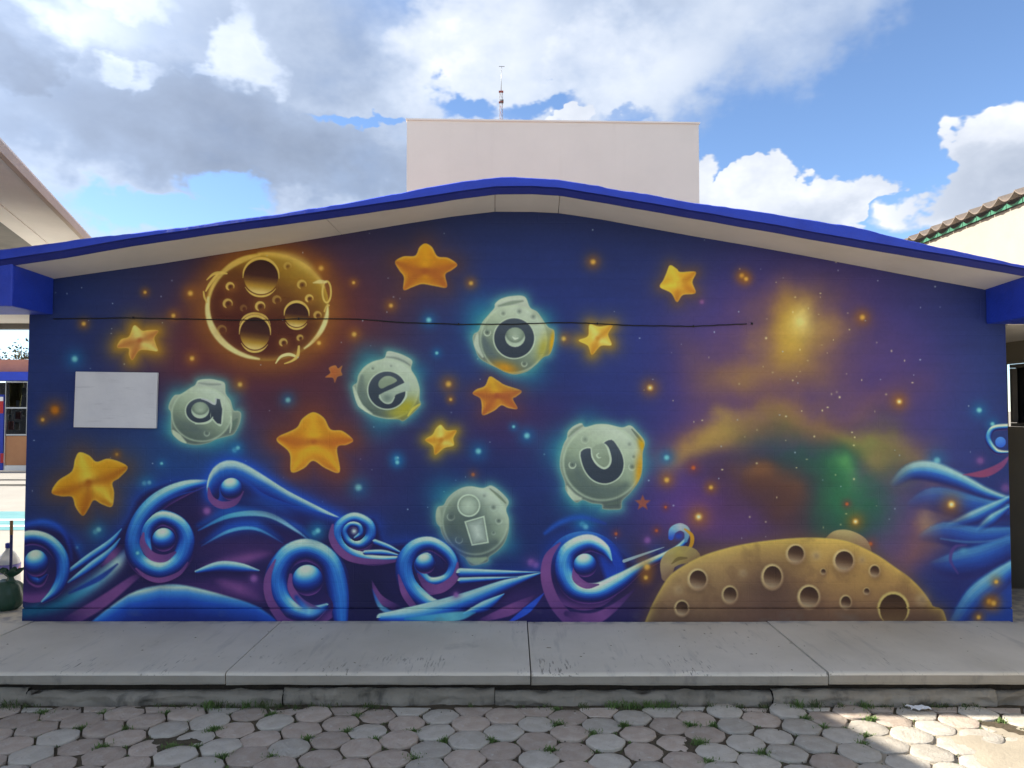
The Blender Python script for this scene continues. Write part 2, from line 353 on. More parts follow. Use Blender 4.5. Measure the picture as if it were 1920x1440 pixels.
    for (x, y, r, r2) in [(745, 400, 185, 185), (680, 1010, 160, 175), (1130, 810, 128, 130)]:   # large pits
        px, py = O(x, y)
        ra, rb = r/5.76, r2/5.76
        sl = m.reg(px-ra-4, py-rb-4, px+ra+4, py+rb+4); u = (m.X[sl]-px)/ra; v = (m.Y[sl]-py)/rb
        m.mix(sl, m.ramp(v-.12*u, [(-1, (52, 22, 20)), (-.1, (70, 32, 24)), (.25, (122, 78, 34)), (.55, (186, 138, 50)), (.9, (232, 196, 120))]),
              np.clip((1-np.sqrt(u*u+v*v))*ra/1.5+.5, 0, 1))
        m.brush(arc(x, y-6, r*1.06, r2*1.06, 176, 366), [1, 3, 4, 5, 5, 5, 4, 3, 1], yl, .95, 1.6)
        m.brush(arc(x, y+12, r*1.06, r2*1.06, 36, 150), [1, 2, 3.5, 4, 4, 4, 3.5, 2, 1], yl, .95, 1.6)
        if y > 900: m.brush(arc(x, y-70, r*1.05, r2*.85, 190, 350), [1, 2, 4, 4, 4, 4, 4, 2, 1], yl, .9, 1.6)
    for (x, y, r, bright) in [(415, 505, 48, 1), (390, 690, 56, .9), (740, 720, 58, 1), (1270, 635, 46, 1), (1190, 485, 54, .8), (1035, 285, 44, .5),
                              (920, 650, 50, .5), (990, 1110, 46, .9), (1170, 1060, 34, .8), (325, 975, 56, .4), (1360, 815, 44, .7), (560, 740, 36, .3)]:
        px, py = O(x, y); q = r/5.76
        G(px, py, q*1.5, q*1.4, (170, 108, 36), .6*bright)
        m.brush(arc(x, y, r*.8, r*.8, 120, 380), [2, 4, 5, 5, 5, 4, 3, 2, 1], yl, .9*bright, 2)
        G(px, py, q*.4, q*.4, (70, 30, 20), .9*bright)
    m.brush([O(150, 550), O(190, 480), O(250, 400), O(285, 365)], [3, 5, 5, 3], yl, .95, 1.5); m.brush([O(160, 430), O(230, 370), O(300, 355), O(375, 362)], [2, 5, 6, 3], yl, .95, 1.5)
    m.brush([O(125, 560), O(135, 620), O(160, 670)], [3, 4, 3], yl, .9, 1.5)
    m.brush(arc(1455, 560, 46, 115, 0, 360, 14), 3.5, yl, .95, 1.5); m.brush([O(1310, 462), O(1380, 450), O(1450, 455)], [2, 7, 4], yl2, .8, 2)
    m.brush([O(905, 1330), O(960, 1260), O(1050, 1235), O(1130, 1262)], [2, 5, 6, 4], yl2, .95, 1.6); m.brush([O(1000, 1335), O(1080, 1305), O(1140, 1250), O(1155, 1150)], [2, 4, 6, 4], yl, .95, 1.6)
    m.brush([O(1430, 770), O(1450, 720), O(1480, 705)], 3, yl, .8, 1.6)
    # sprinkled lights
    def dot(x, y, r, c, g, ga=.6, gr=3.2):
        G(x, y, r*gr, r*gr, g, ga); G(x, y, r, r, c, .95, p=3)
    gold, gg = (236, 178, 84), (176, 104, 28)
    for (x, y, r) in [(357, 550, 5), (272, 548, 3), (325, 592, 4), (602, 503, 5), (598, 643, 4), (663, 530, 3), (883, 531, 4), (733, 573, 4), (664, 627, 4.5),
                      (841, 720, 5.5), (845, 749, 3), (1112, 491, 5), (1057, 635, 4.5), (1391, 517, 4.5), (1399, 523, 4), (1219, 727, 5.5), (1686, 753, 5.5),
                      (1617, 595, 5), (1310, 969, 7), (1604, 978, 5.5), (1250, 900, 5), (1333, 914, 4), (1784, 946, 7), (1855, 1128, 5), (1863, 1131, 5), (1834, 1157, 4),
                      (1210, 1060, 5), (1216, 1065, 5), (1211, 1083, 4), (157, 607, 4), (80, 787, 3.5), (360, 672, 4.5), (450, 721, 4.5), (219, 852, 3), (1868, 1091, 4), (563, 817, 3)]:
        dot(x, y, r, gold, gg)
    for (x, y, r) in [(1310, 969, 3.5), (1784, 946, 3.5), (1219, 727, 2.5), (1604, 978, 2.5), (1686, 753, 2.5)]: G(x, y, r, r, (255, 240, 200), 1)
    dot(103, 769, 8, (196, 112, 20), (150, 80, 24), .7, 2.6)
    for (x, y, r) in [(887, 890, 3.5), (1155, 1001, 3), (1231, 995, 3), (1300, 877, 4), (1248, 951, 2.5), (1265, 992, 2.5), (1632, 1020, 4), (1588, 945, 3)]:
        dot(x, y, r, (206, 96, 52), (130, 60, 60), .6)
    for (x, y, r) in [(140, 673, 6), (540, 750, 5), (440, 844, 5), (446, 840, 4), (804, 600, 5), (819, 662, 3.2), (744, 860, 4.5), (745, 867, 4), (897, 846, 5.5), (988, 817, 5.5), (963, 800, 3),
                      (672, 914, 6.5), (590, 999, 5), (596, 995, 5), (179, 997, 5), (185, 993, 5), (271, 906, 4.5), (280, 905, 4), (303, 869, 3), (1092, 983, 5.5), (1098, 988, 5.5),
                      (1757, 864, 6.5), (1836, 769, 5), (1250, 858, 5), (144, 1027, 3), (1861, 795, 4), (258, 1037, 3.5)]:
        dot(x, y, r, (128, 206, 222), (28, 110, 170), .65)
    for (x, y, r) in [(388, 958, 7), (1838, 864, 7), (1316, 566, 4), (996, 1055, 7), (1005, 1060, 6), (476, 1085, 6), (855, 1115, 5), (1214, 1013, 6), (1885, 915, 8)]:
        dot(x, y, r, (150, 92, 168), (110, 66, 140), .5, 2)
    rs = np.random.RandomState(5)
    for _ in range(120):
        x, y = rs.uniform(60, 1880), rs.uniform(430, 1010); G(x, y, rs.uniform(.9, 1.7), rs.uniform(.9, 1.7), (186, 200, 226), rs.uniform(.35, .9))
    # five-pointed stars
    def star(P, ctr, tips, light, mid, dark, halo, ha, edge=(250, 204, 90), axis=None):
        Q = m.smooth(P, 5, True)
        cx, cy = ctr; sz = np.abs(Q-np.array(ctr)).max()
        def fn(x, y, d):
            ang = ((x-cx)*(-.35)+(y-cy)*(-.8))/sz
            c = m.ramp(ang, [(-.9, dark), (-.1, mid), (.35, mid), (.9, light)])
            e = np.exp(-(np.maximum(-d, 0)/(1.2+sz*.035))**1.3)[..., None]
            return c*(1-.6*e)+np.array(edge)*.6*e
        m.fill(Q, None, fn=fn, closed=0, soft=1., outer=(sz*.42, halo, ha))
        sl = m.box(Q, 2); inside = np.clip(.5-m.sdf(Q, m.X[sl], m.Y[sl])/2, 0, 1); keep = m.C[sl].copy()
        for (tx, ty, side, kind) in tips:                    # ridges and hollows from the centre to each tip
            if kind == 'h': m.brush([(cx, cy), ((cx+tx)/2+side[0], (cy+ty)/2+side[1]), (tx, ty)], [sz*.42, sz*.34, sz*.05], light, .75, 6)
            else: m.brush([(cx, cy), ((cx+tx)/2+side[0], (cy+ty)/2+side[1]), (tx, ty)], [sz*.1, sz*.3, sz*.05], dark, .7, 6)
        m.C[sl] = keep*(1-inside[..., None])+m.C[sl]*inside[..., None]
    T = lambda o, k, pts: [(o[0]+x/k, o[1]+y/k) for x, y in pts]
    o1, o2, o3, o4 = (0, 420), (560, 420), (1200, 420), (30, 820)
    gl, gm, gd = (248, 206, 72), (226, 154, 26), (176, 92, 20)
    star(T(o4, 4.115, [(490, 115), (565, 140), (622, 188), (720, 165), (860, 225), (800, 310), (745, 350), (757, 430), (740, 535), (660, 515), (600, 485), (560, 550), (515, 605), (460, 540), (432, 460), (350, 455), (275, 425), (325, 335), (430, 262), (455, 170)]),
         (166, 905), [(152, 855, (0, 0), 'h'), (208, 940, (4, -4), 'h'), (235, 878, (0, 6), 'd'), (155, 965, (4, 0), 'd'), (100, 925, (0, 4), 'd')], gl, gm, gd, (120, 72, 34), .55)
    star(T(o1, 3, [(755, 570), (800, 600), (835, 597), (890, 600), (868, 640), (878, 680), (885, 715), (820, 708), (780, 715), (745, 765), (725, 735), (722, 700), (660, 695), (680, 650), (725, 632)]),
         (262, 638), [(252, 612, (0, 0), 'h'), (293, 657, (0, 0), 'h'), (295, 622, (0, 3), 'd'), (248, 672, (0, 0), 'd'), (222, 650, (0, 0), 'd')], (250, 226, 130), (236, 176, 84), (186, 104, 54), (196, 140, 30), .8)
    star([(587, 773), (607, 783), (620, 805), (642, 808), (662, 825), (650, 834), (632, 840), (637, 885), (610, 878), (587, 864), (570, 878), (546, 885), (543, 850), (520, 828), (523, 818), (545, 808), (558, 800), (567, 785)],
         (588, 828), [(587, 776, (0, 0), 'h'), (634, 880, (2, -4), 'h'), (550, 880, (0, -4), 'h'), (660, 825, (0, 3), 'd'), (524, 822, (0, 4), 'd')], (246, 176, 40), (224, 142, 28), (190, 92, 34), (128, 60, 40), .75)
    star(T(o2, 3, [(713, 110), (750, 130), (782, 182), (840, 190), (892, 228), (860, 260), (825, 285), (833, 355), (770, 350), (695, 338), (640, 355), (590, 370), (592, 300), (565, 260), (543, 212), (590, 182), (655, 178), (680, 130)]),
         (797, 508), [(798, 458, (0, 0), 'h'), (838, 538, (0, -6), 'd'), (758, 542, (0, -6), 'd'), (855, 496, (0, 4), 'd'), (743, 492, (0, 4), 'd')], (236, 162, 28), (222, 140, 26), (186, 96, 38), (110, 60, 40), .5)
    star(T(o2, 3, [(1075, 858), (1120, 880), (1160, 905), (1252, 938), (1225, 970), (1205, 985), (1230, 1038), (1180, 1035), (1140, 1020), (1100, 1050), (1035, 1075), (1030, 1020), (1020, 980), (980, 955), (1000, 930), (1048, 910)]),
         (932, 742), [(920, 710, (0, 0), 'h'), (968, 764, (0, -4), 'd'), (906, 776, (2, -4), 'd'), (976, 733, (0, 3), 'd'), (888, 738, (0, 3), 'd')], (236, 176, 44), (216, 136, 40), (178, 86, 48), (110, 60, 60), .5)
    star(T(o2, 3, [(205, 795), (222, 812), (245, 797), (238, 825), (245, 850), (218, 860), (203, 892), (192, 865), (150, 862), (178, 838), (170, 810)]),
         (627, 701), [], (206, 120, 60), (190, 100, 50), (150, 70, 50), (90, 50, 60), .4, (206, 130, 70))
    star(T(o2, 3, [(800, 1130), (832, 1160), (887, 1162), (870, 1205), (872, 1245), (820, 1260), (768, 1298), (755, 1250), (712, 1215), (752, 1185), (772, 1150)]),
         (827, 825), [(826, 800, (0, 0), 'h'), (848, 834, (0, 0), 'h'), (816, 850, (0, 0), 'd'), (854, 808, (0, 2), 'd'), (798, 826, (0, 0), 'd')], (252, 220, 110), (240, 184, 62), (206, 130, 36), (176, 140, 40), .8)
    star(T(o2, 3, [(1637, 565), (1690, 577), (1764, 570), (1740, 620), (1759, 680), (1700, 685), (1650, 735), (1627, 685), (1575, 655), (1627, 630)]),
         (1121, 634), [(1107, 610, (0, 0), 'h'), (1144, 646, (0, 0), 'h'), (1147, 611, (0, 2), 'd'), (1110, 663, (0, 0), 'd')], (250, 220, 120), (240, 188, 70), (206, 134, 40), (176, 130, 36), .8)
    star(T(o3, 2.667, [(150, 207), (185, 225), (202, 240), (278, 240), (262, 290), (277, 345), (215, 355), (185, 390), (155, 345), (100, 315), (117, 280), (130, 250)]),
         (1272, 533), [(1257, 500, (0, 0), 'h'), (1302, 548, (0, -2), 'd'), (1269, 564, (0, -4), 'd'), (1303, 511, (0, 2), 'd'), (1240, 538, (0, 0), 'h')], (250, 206, 70), (234, 172, 50), (206, 126, 40), (120, 84, 50), .6)
    ang = [-90+36*k for k in range(10)]
    m.fill([(1205+(15 if k % 2 == 0 else 7)*math.cos(math.radians(a)), 943+(15 if k % 2 == 0 else 7)*math.sin(math.radians(a))) for k, a in enumerate(ang)], (158, 84, 76), closed=0, soft=1.4)
    # grey-green letter planets
    def planet(o, k, pts, disc, bumps, craters, warm, halo):
        P = T(o, k, pts); Q = m.smooth(P, 5, True); c = Q.mean(0)
        for (hx, hy, hr, ha) in halo: G(o[0]+hx/k, o[1]+hy/k, hr/k, hr/k, (34, 136, 168), ha*.74, p=2)
        dx, dy, drx, dry = disc; cx, cy = o[0]+dx/k, o[1]+dy/k; rx, ry = drx/k, dry/k
        def fn(x, y, d):
            u, v = (x-cx)/rx, (y-cy)/ry; q = np.sqrt(u*u+v*v)
            base = m.ramp(u*.35-v*.7+.15, [(-1, (122, 134, 112)), (-.55, (94, 106, 102)), (-.25, (116, 128, 118)), (.1, (156, 168, 148)), (.45, (186, 196, 174)), (.9, (214, 220, 206))])
            rim = np.clip((q-.93)*9, 0, 1)[..., None]
            c1 = base*(1-rim)+m.ramp(-v*.6+.25, GREY)*rim*.96
            ring = np.exp(-((q-.98)/.035)**2)[..., None]
            c1 = c1*(1-.6*ring)+np.array((204, 214, 190))*.6*ring
            e = np.exp(-(np.maximum(-d, 0)/2.4)**1.3)[..., None]
            return c1*(1-.55*e)+np.array((214, 220, 196))*.55*e
        sl, x, y, d = m.fill(Q, None, fn=fn, closed=0, soft=1.1, outer=(10, (96, 170, 170), .7))
        inside = np.clip(.5-d/2, 0, 1); keep = m.C[sl].copy()
        for b in bumps: m.brush(T(o, k, b[0]), b[1], b[2], b[3], b[4])
        for (x0, y0, r, a) in craters:
            q = r/k; px, py = o[0]+x0/k, o[1]+y0/k
            G(px, py, q, q, (150, 160, 150), .6*a); m.brush([(px+q*.75*math.cos(math.radians(t)), py+q*.75*math.sin(math.radians(t))) for t in range(-20, 260, 35)], [1, 2, 2.5, 3, 3, 2.5, 2, 1], (206, 214, 196), .85*a, 1.5)
            G(px, py, q*.4, q*.4, (78, 88, 86), .8*a)
        for (x0, y0, r1, r2, rot, col, a) in warm: G(o[0]+x0/k, o[1]+y0/k, r1/k, r2/k, col, a, rot)
        m.C[sl] = keep*(1-inside[..., None])+m.C[sl]*inside[..., None]
    lt, dk, ink = (206, 214, 196), (92, 104, 104), (62, 70, 86)
    def ink_shape(o, k, pts, col=ink, edge=True, closed=4, w=5.0):
        P = T(o, k, pts)
        if edge: m.brush(list(m.smooth(P, 4, True))+[P[0]], w, lt, .9, 1.6, sm=1)
        def fn(x, y, d):
            yy = (y-min(p[1] for p in P))/(max(p[1] for p in P)-min(p[1] for p in P)+1e-3)
            return m.ramp(yy, [(0, tuple(c+18 for c in col)), (.5, col), (1, tuple(c-8 for c in col))])
        m.fill(P, None, fn=fn, closed=closed, soft=1.)
    ell = lambda cx, cy, rx, ry, n=18, a0=0, a1=360: [(cx+rx*math.cos(math.radians(a0+(a1-a0)*i/n)), cy+ry*math.sin(math.radians(a0+(a1-a0)*i/n))) for i in range(n)]
    def knob(o, k, cx, cy, rx, ry):
        P = T(o, k, ell(cx, cy, rx, ry, 20)); px, py = o[0]+cx/k, o[1]+cy/k
        m.fill(P, None, closed=0, soft=1., fn=lambda x, y, d: m.ramp(-d/(min(rx, ry)/k)-.55*(y-py)/(ry/k), [(-.6, lt), (.0, (190, 200, 184)), (.22, (126, 138, 126)), (.6, (158, 170, 154)), (1.2, (196, 204, 188))]))
    oa, oe, oo, ou, oi = (300, 690), (640, 640), (870, 540), (1030, 770), (800, 890)
    planet(oa, 9, [(590, 290), (650, 205), (820, 185), (960, 205), (1090, 255), (1110, 430), (1190, 550), (1240, 710), (1320, 725), (1370, 780), (1340, 950), (1250, 1110), (1150, 1150), (960, 1200), (800, 1270), (600, 1300), (430, 1270), (320, 1220), (210, 1110), (188, 1010), (185, 760), (145, 680), (165, 580), (240, 465), (330, 445), (400, 410), (520, 330)],
           (700, 780, 510, 465), [([(650, 250), (820, 275), (1020, 275)], [2, 4, 2], dk, .4, 3), ([(640, 240), (700, 210), (900, 205), (1080, 265)], [2, 3, 4, 2], lt, .8, 2), ([(1230, 1040), (1250, 940), (1300, 860)], [4, 9, 3], (104, 122, 112), .8, 2.5), ([(1180, 1090), (1200, 960), (1200, 820)], [2, 4, 2], lt, .8, 2), ([(220, 1060), (300, 1170), (420, 1260)], [4, 14, 6], (222, 226, 200), .8, 3)],
           [(790, 1100, 60, .7)], [(560, 1020, 260, 90, 25, (92, 102, 108), .5)], [(200, 1000, 230, .7), (950, 1220, 240, .8), (1240, 520, 190, .5), (300, 420, 200, .5)])
    ink_shape(oa, 9, ell(680, 722, 240, 205)); ink_shape(oa, 9, [(940, 515), (1010, 528), (1050, 700), (1030, 945), (965, 932), (920, 885), (870, 800), (930, 610)], closed=0)
    ink_shape(oa, 9, [(850, 600), (940, 620), (940, 860), (860, 850)], edge=False, closed=0); knob(oa, 9, 678, 712, 152, 140)
    m.brush(T(oa, 9, [(600, 940), (760, 930), (850, 890), (890, 830)]), [2, 4, 4, 2], lt, .95, 1.5); m.brush(T(oa, 9, [(700, 520), (800, 545), (900, 600), (935, 600), (945, 520)]), [2, 4, 4, 3, 3], (206, 206, 210), .95, 1.5)
    planet(oe, 8.47, [(680, 265), (730, 160), (860, 175), (1010, 230), (1125, 310), (1110, 440), (1190, 580), (1245, 760), (1240, 920), (1260, 1010), (1130, 1150), (990, 1265), (900, 1240), (700, 1230), (500, 1180), (330, 1080), (250, 990), (180, 750), (200, 690), (250, 650), (270, 540), (360, 410), (500, 320)],
           (730, 760, 500, 480), [([(720, 250), (860, 265), (1000, 320), (1090, 380)], [2, 4, 4, 2], dk, .45, 3), ([(200, 740), (240, 900), (320, 1040), (480, 1150)], [4, 9, 9, 3], (218, 222, 200), .8, 3), ([(330, 560), (320, 760), (380, 940)], [5, 12, 6], (108, 120, 120), .6, 5)],
           [(500, 430, 50, .5), (790, 390, 40, .4)], [(1020, 1060, 210, 130, -35, (196, 176, 40), .9), (900, 1130, 170, 80, 0, (190, 176, 70), .7)], [(430, 330, 270, .85), (620, 1290, 260, .7), (1230, 480, 170, .6), (1150, 1180, 130, .3), (220, 560, 180, .4)])
    ink_shape(oe, 8.47, ell(728, 775, 300, 295)); E8 = (158, 168, 150)
    ink_shape(oe, 8.47, [(590, 705), (605, 625), (690, 558), (790, 556), (882, 612), (850, 655), (740, 705), (640, 750)], (150, 160, 140), False, 3)
    ink_shape(oe, 8.47, [(600, 850), (800, 755), (995, 660), (1080, 640), (1080, 780), (1000, 800), (865, 850), (840, 910), (790, 980), (710, 985), (620, 930)], (176, 186, 172), False, 2)
    m.brush(T(oe, 8.47, [(610, 860), (640, 930), (710, 980), (790, 970), (840, 890)]), [2, 3, 3, 3, 2], lt, .95, 1.5); G(oe[0]+730/8.47, oe[1]+900/8.47, 9, 7, (112, 126, 122), .8)
    m.brush(T(oe, 8.47, [(1030, 800), (1025, 880), (960, 980)]), [3, 4, 2], lt, .9, 1.5); m.brush(T(oe, 8.47, [(1060, 1180), (1130, 1080), (1240, 1000)]), [3, 5, 3], (226, 206, 90), .9, 1.6)
    planet(oo, 8, [(455, 300), (470, 230), (560, 160), (720, 120), (910, 130), (990, 290), (1100, 360), (1200, 500), (1270, 590), (1350, 640), (1350, 800), (1290, 990), (1190, 1040), (1080, 1150), (950, 1250), (780, 1295), (640, 1270), (500, 1200), (250, 1070), (170, 920), (130, 770), (150, 690), (220, 640), (270, 520), (370, 400)],
           (740, 770, 500, 510), [([(520, 270), (700, 225), (880, 195)], [3, 7, 3], (120, 134, 120), .7, 3), ([(500, 230), (640, 170), (880, 150)], [2, 4, 3], lt, .8, 2), ([(200, 700), (190, 860), (280, 1030)], [5, 10, 4], (214, 220, 204), .8, 3), ([(300, 760), (350, 900), (450, 1030)], [7, 14, 8], (92, 104, 116), .7, 6)],
           [(590, 380, 62, .6), (830, 350, 72, .6), (1040, 430, 76, .6), (350, 665, 66, 1), (905, 1135, 54, .8)],
           [(620, 1200, 200, 90, 15, (222, 148, 30), .95), (1190, 900, 90, 210, 15, (186, 166, 50), .75), (1320, 810, 36, 170, 8, (230, 168, 24), 1.)], [(280, 420, 280, .9), (1000, 1220, 260, .8), (1230, 450, 160, .6), (170, 640, 170, .6)])
    ink_shape(oo, 8, ell(752, 752, 300, 297)); knob(oo, 8, 766, 738, 150, 148); m.brush(T(oo, 8, [(730, 735), (765, 760), (810, 750)]), [2, 4, 2], (222, 226, 214), .95, 1.5)
    planet(ou, 6.857, [(225, 350), (240, 270), (310, 200), (410, 160), (460, 210), (600, 175), (750, 175), (930, 215), (1040, 190), (1130, 270), (1225, 400), (1200, 540), (1190, 780), (1140, 920), (1040, 1060), (940, 1160), (925, 1258), (830, 1275), (690, 1265), (670, 1210), (540, 1190), (430, 1150), (345, 1182), (260, 1100), (205, 1010), (200, 930), (140, 750), (140, 600), (180, 440)],
           (680, 670, 510, 490), [([(250, 330), (330, 250), (430, 190)], [3, 6, 3], (130, 142, 128), .7, 3), ([(1060, 240), (1130, 320), (1190, 400)], [2, 5, 3], (100, 112, 104), .8, 2), ([(720, 1215), (820, 1190), (910, 1180)], [3, 6, 3], (96, 108, 102), .9, 2), ([(230, 980), (300, 1100), (400, 1130)], [4, 14, 6], (218, 222, 198), .8, 4), ([(330, 700), (420, 900), (600, 1030), (820, 1040), (980, 960)], [8, 16, 16, 16, 8], (92, 104, 106), .6, 8)],
           [(460, 370, 66, .5), (297, 695, 58, 1), (1065, 720, 60, .8), (1085, 590, 44, .5), (1030, 430, 48, .4)], [(1160, 760, 56, 260, 5, (226, 160, 36), .95), (1190, 440, 40, 90, -20, (230, 170, 24), .95)], [(170, 500, 260, .9), (330, 1130, 230, .7), (640, 1230, 200, .6), (1240, 680, 150, .5), (500, 140, 180, .5)])
    ink_shape(ou, 6.857, [(405, 530), (525, 485), (545, 600), (610, 690), (700, 745), (770, 710), (790, 620), (760, 480), (705, 415), (800, 375), (870, 450), (930, 560), (955, 680), (930, 800), (850, 890), (730, 935), (600, 910), (500, 830), (430, 700)], closed=3)
    ink_shape(ou, 6.857, [(560, 470), (690, 420), (755, 490), (788, 620), (765, 705), (700, 742), (615, 690), (550, 590)], (150, 160, 142), False, 3)
    m.brush(T(ou, 6.857, [(540, 510), (555, 600), (615, 690), (700, 740), (765, 705), (788, 620), (755, 490), (715, 430)]), [2, 3, 4, 4, 4, 4, 4, 2], lt, .95, 1.5); m.brush(T(ou, 6.857, [(640, 545), (610, 570), (630, 605), (665, 600)]), [1, 3, 3, 1], lt, .9, 1.4)
    planet(oi, 7.58, [(240, 430), (300, 330), (400, 240), (520, 180), (640, 165), (800, 190), (920, 155), (1060, 250), (1165, 380), (1130, 500), (1170, 640), (1160, 820), (1100, 980), (1000, 1090), (890, 1170), (865, 1240), (720, 1285), (620, 1285), (540, 1180), (430, 1110), (300, 980), (220, 850), (190, 750), (140, 680), (130, 560), (160, 460)],
           (690, 660, 470, 480), [([(900, 200), (1020, 300), (1120, 400)], [2, 5, 3], (120, 132, 112), .8, 2), ([(170, 500), (175, 620), (200, 720)], [6, 10, 5], (196, 204, 178), .7, 3), ([(580, 1190), (700, 1230), (840, 1190)], [6, 14, 6], (182, 194, 156), .8, 4), ([(350, 560), (380, 760), (520, 960), (760, 1040), (980, 960)], [8, 15, 16, 16, 8], (84, 94, 100), .6, 8)],
           [(345, 595, 70, .9), (460, 925, 66, .9), (1025, 655, 60, .9), (950, 465, 66, .7), (820, 300, 50, .4), (950, 825, 34, .6)], [], [(240, 280, 240, .8), (1180, 1000, 170, .5), (650, 60, 120, .2)])
    for a in [(640, 760, 330, 330, .75), (560, 480, 250, 230, .6)]: G(oi[0]+a[0]/7.58, oi[1]+a[1]/7.58, a[2]/7.58, a[3]/7.58, (86, 97, 98), a[4], p=3)
    m.fill(T(oi, 7.58, ell(598, 438, 166, 164, 24)), None, closed=0, soft=1.1, fn=lambda x, y, d: m.ramp(-d, [(0, lt), (2.2, lt), (3.6, (150, 160, 146)), (9, (172, 182, 166)), (20, (198, 206, 190))]))
    sq = T(oi, 7.58, [(535, 665), (820, 582), (885, 970), (640, 1010)])
    m.fill(sq, None, closed=0, soft=1., fn=lambda x, y, d: m.ramp(-d, [(0, lt), (2., lt), (3.2, (146, 154, 146)), (9, (172, 180, 172)), (18, (206, 210, 202))]))
    # ---------------- waves along the foot of the wall
    W = [(30, 1005), (120, 1000), (165, 1060), (235, 985), (265, 930), (330, 905), (392, 905), (430, 875), (520, 915), (640, 975), (700, 975), (720, 1020), (780, 1018), (850, 1030), (880, 1075), (1010, 1074), (1040, 1020), (1100, 1004), (1165, 1040), (1200, 1062), (1240, 1040), (1240, 1180), (30, 1180)]
    m.fill(W, (34, 26, 78), .93, 5, closed=4, outer=(16, (26, 62, 170), .6))
    for a in [(470, 1030, 110, 26, (70, 44, 104), .8), (430, 1105, 120, 22, (88, 50, 118), .8), (120, 1110, 60, 40, (58, 38, 96), .8), (690, 1110, 50, 50, (26, 24, 66), .9),
              (930, 1120, 90, 24, (72, 44, 110), .8), (1130, 1140, 90, 24, (52, 40, 98), .7), (1200, 1100, 50, 40, (70, 46, 70), .7), (360, 975, 40, 40, (40, 28, 80), .8)]: G(*a)
    sw = [(30, 60, 150), (44, 112, 210), (126, 192, 222), (70, 140, 214), (34, 60, 150)]
    pk = [(60, 38, 96), (122, 70, 138), (136, 78, 146), (96, 56, 122), (50, 34, 88)]
    B, TB = m.brush, m.tube
    SOFT = [(-1., (40, 32, 92)), (-.3, (32, 34, 100)), (.05, (30, 54, 150)), (.4, (38, 96, 202)), (.65, (74, 152, 216)), (.85, (150, 200, 220)), (1., (206, 220, 212))]
    # bands between the left curls
    B([(40, 1150), (110, 1132), (170, 1098), (220, 1055), (240, 1030)], [20, 26, 26, 22, 6], [(20, 84, 130), (30, 110, 150), (90, 170, 210), (190, 216, 214), (50, 90, 190)], .95, 6)
    B([(130, 1165), (190, 1130), (250, 1085), (270, 1075)], [22, 22, 12, 3], pk, .95, 4)
    TB([(128, 1072), (165, 1046), (205, 1018), (228, 992)], [6, 10, 9, 2], bias=.04, soft=2.5, R=SOFT); TB([(128, 1092), (170, 1062), (205, 1035), (225, 1010)], [4, 11, 9, 2], bias=.04, soft=2.5, R=SOFT)
    B([(190, 1062), (212, 1040), (226, 1026)], [4, 12, 8], pk, .9, 3); B([(130, 1112), (185, 1085), (220, 1058)], [3, 10, 3], [(30, 50, 140), (30, 60, 160), (30, 40, 120)], .9, 4)
    m.fill([(165, 1172), (240, 1115), (300, 1097), (350, 1098), (420, 1116), (480, 1136), (520, 1165), (520, 1185), (165, 1185)], None, closed=4, soft=2,
           fn=lambda x, y, d: m.ramp((y-np.interp(x, [165, 240, 300, 350, 420, 480, 520], [1172, 1115, 1097, 1098, 1116, 1136, 1165]))+.0009*(x-325)**2*.8, [(0, (150, 200, 220)), (4, (200, 218, 210)), (13, (70, 144, 220)), (26, (34, 80, 190)), (50, (28, 46, 130)), (70, (28, 36, 110))]))
    # bands under the crest
    def under(P, w, c1, hi):
        B(P, w, c1, .95, 7); B([(x, y+max(w)*.28) for x, y in P], [q*.3 for q in w], hi, .95, 3)
    under([(372, 985), (430, 958), (500, 955), (555, 985), (582, 1006)], [6, 28, 34, 16, 2], [(24, 50, 130), (30, 84, 180), (34, 100, 200), (34, 80, 180), (28, 50, 140)], [(30, 90, 190), (90, 180, 216), (150, 208, 222), (140, 190, 226), (50, 90, 180)])
    under([(378, 1018), (430, 990), (480, 986), (530, 1012)], [3, 20, 18, 3], [(28, 34, 100), (32, 80, 190), (34, 84, 190), (26, 34, 100)], [(36, 70, 160), (100, 180, 226), (90, 170, 226), (36, 60, 150)])
    B([(380, 1062), (440, 1052), (490, 1040), (515, 1036)], [10, 22, 14, 2], pk, .9, 5)
    TB([(368, 1072), (410, 1062), (450, 1064), (485, 1070)], [5, 15, 14, 3], bias=.04, soft=2.5, R=SOFT)
    B([(400, 1088), (450, 1104), (500, 1130)], [8, 22, 10], pk, .9, 6); B([(430, 940), (490, 950), (560, 975), (620, 990)], [10, 20, 14, 4], [(28, 30, 90), (34, 34, 100), (40, 34, 96), (34, 40, 110)], .7, 6)
    # painted discs the curls roll up on: blue above, violet rim below
    DISC = [(-1., (122, 70, 140)), (-.72, (106, 60, 132)), (-.45, (58, 38, 100)), (-.1, (38, 30, 86)), (.35, (32, 44, 122)), (.75, (36, 84, 186)), (1., (70, 140, 214))]
    for (cx_, cy_, rx_, ry_) in [(62, 1066, 66, 64), (300, 1022, 66, 66), (662, 1003, 42, 40), (575, 1094, 80, 80), (803, 1062, 58, 54), (1095, 1070, 77, 74)]:
        sl = m.reg(cx_-rx_-3, cy_-ry_-3, cx_+rx_+3, cy_+ry_+3); u = (m.X[sl]-cx_)/rx_; v = (m.Y[sl]-cy_)/ry_; q = np.sqrt(u*u+v*v)
        m.mix(sl, m.ramp((-v*.95-u*.12)*np.clip(q*1.15, 0, 1), DISC), np.clip((1-q)*rx_/2.+.5, 0, 1))
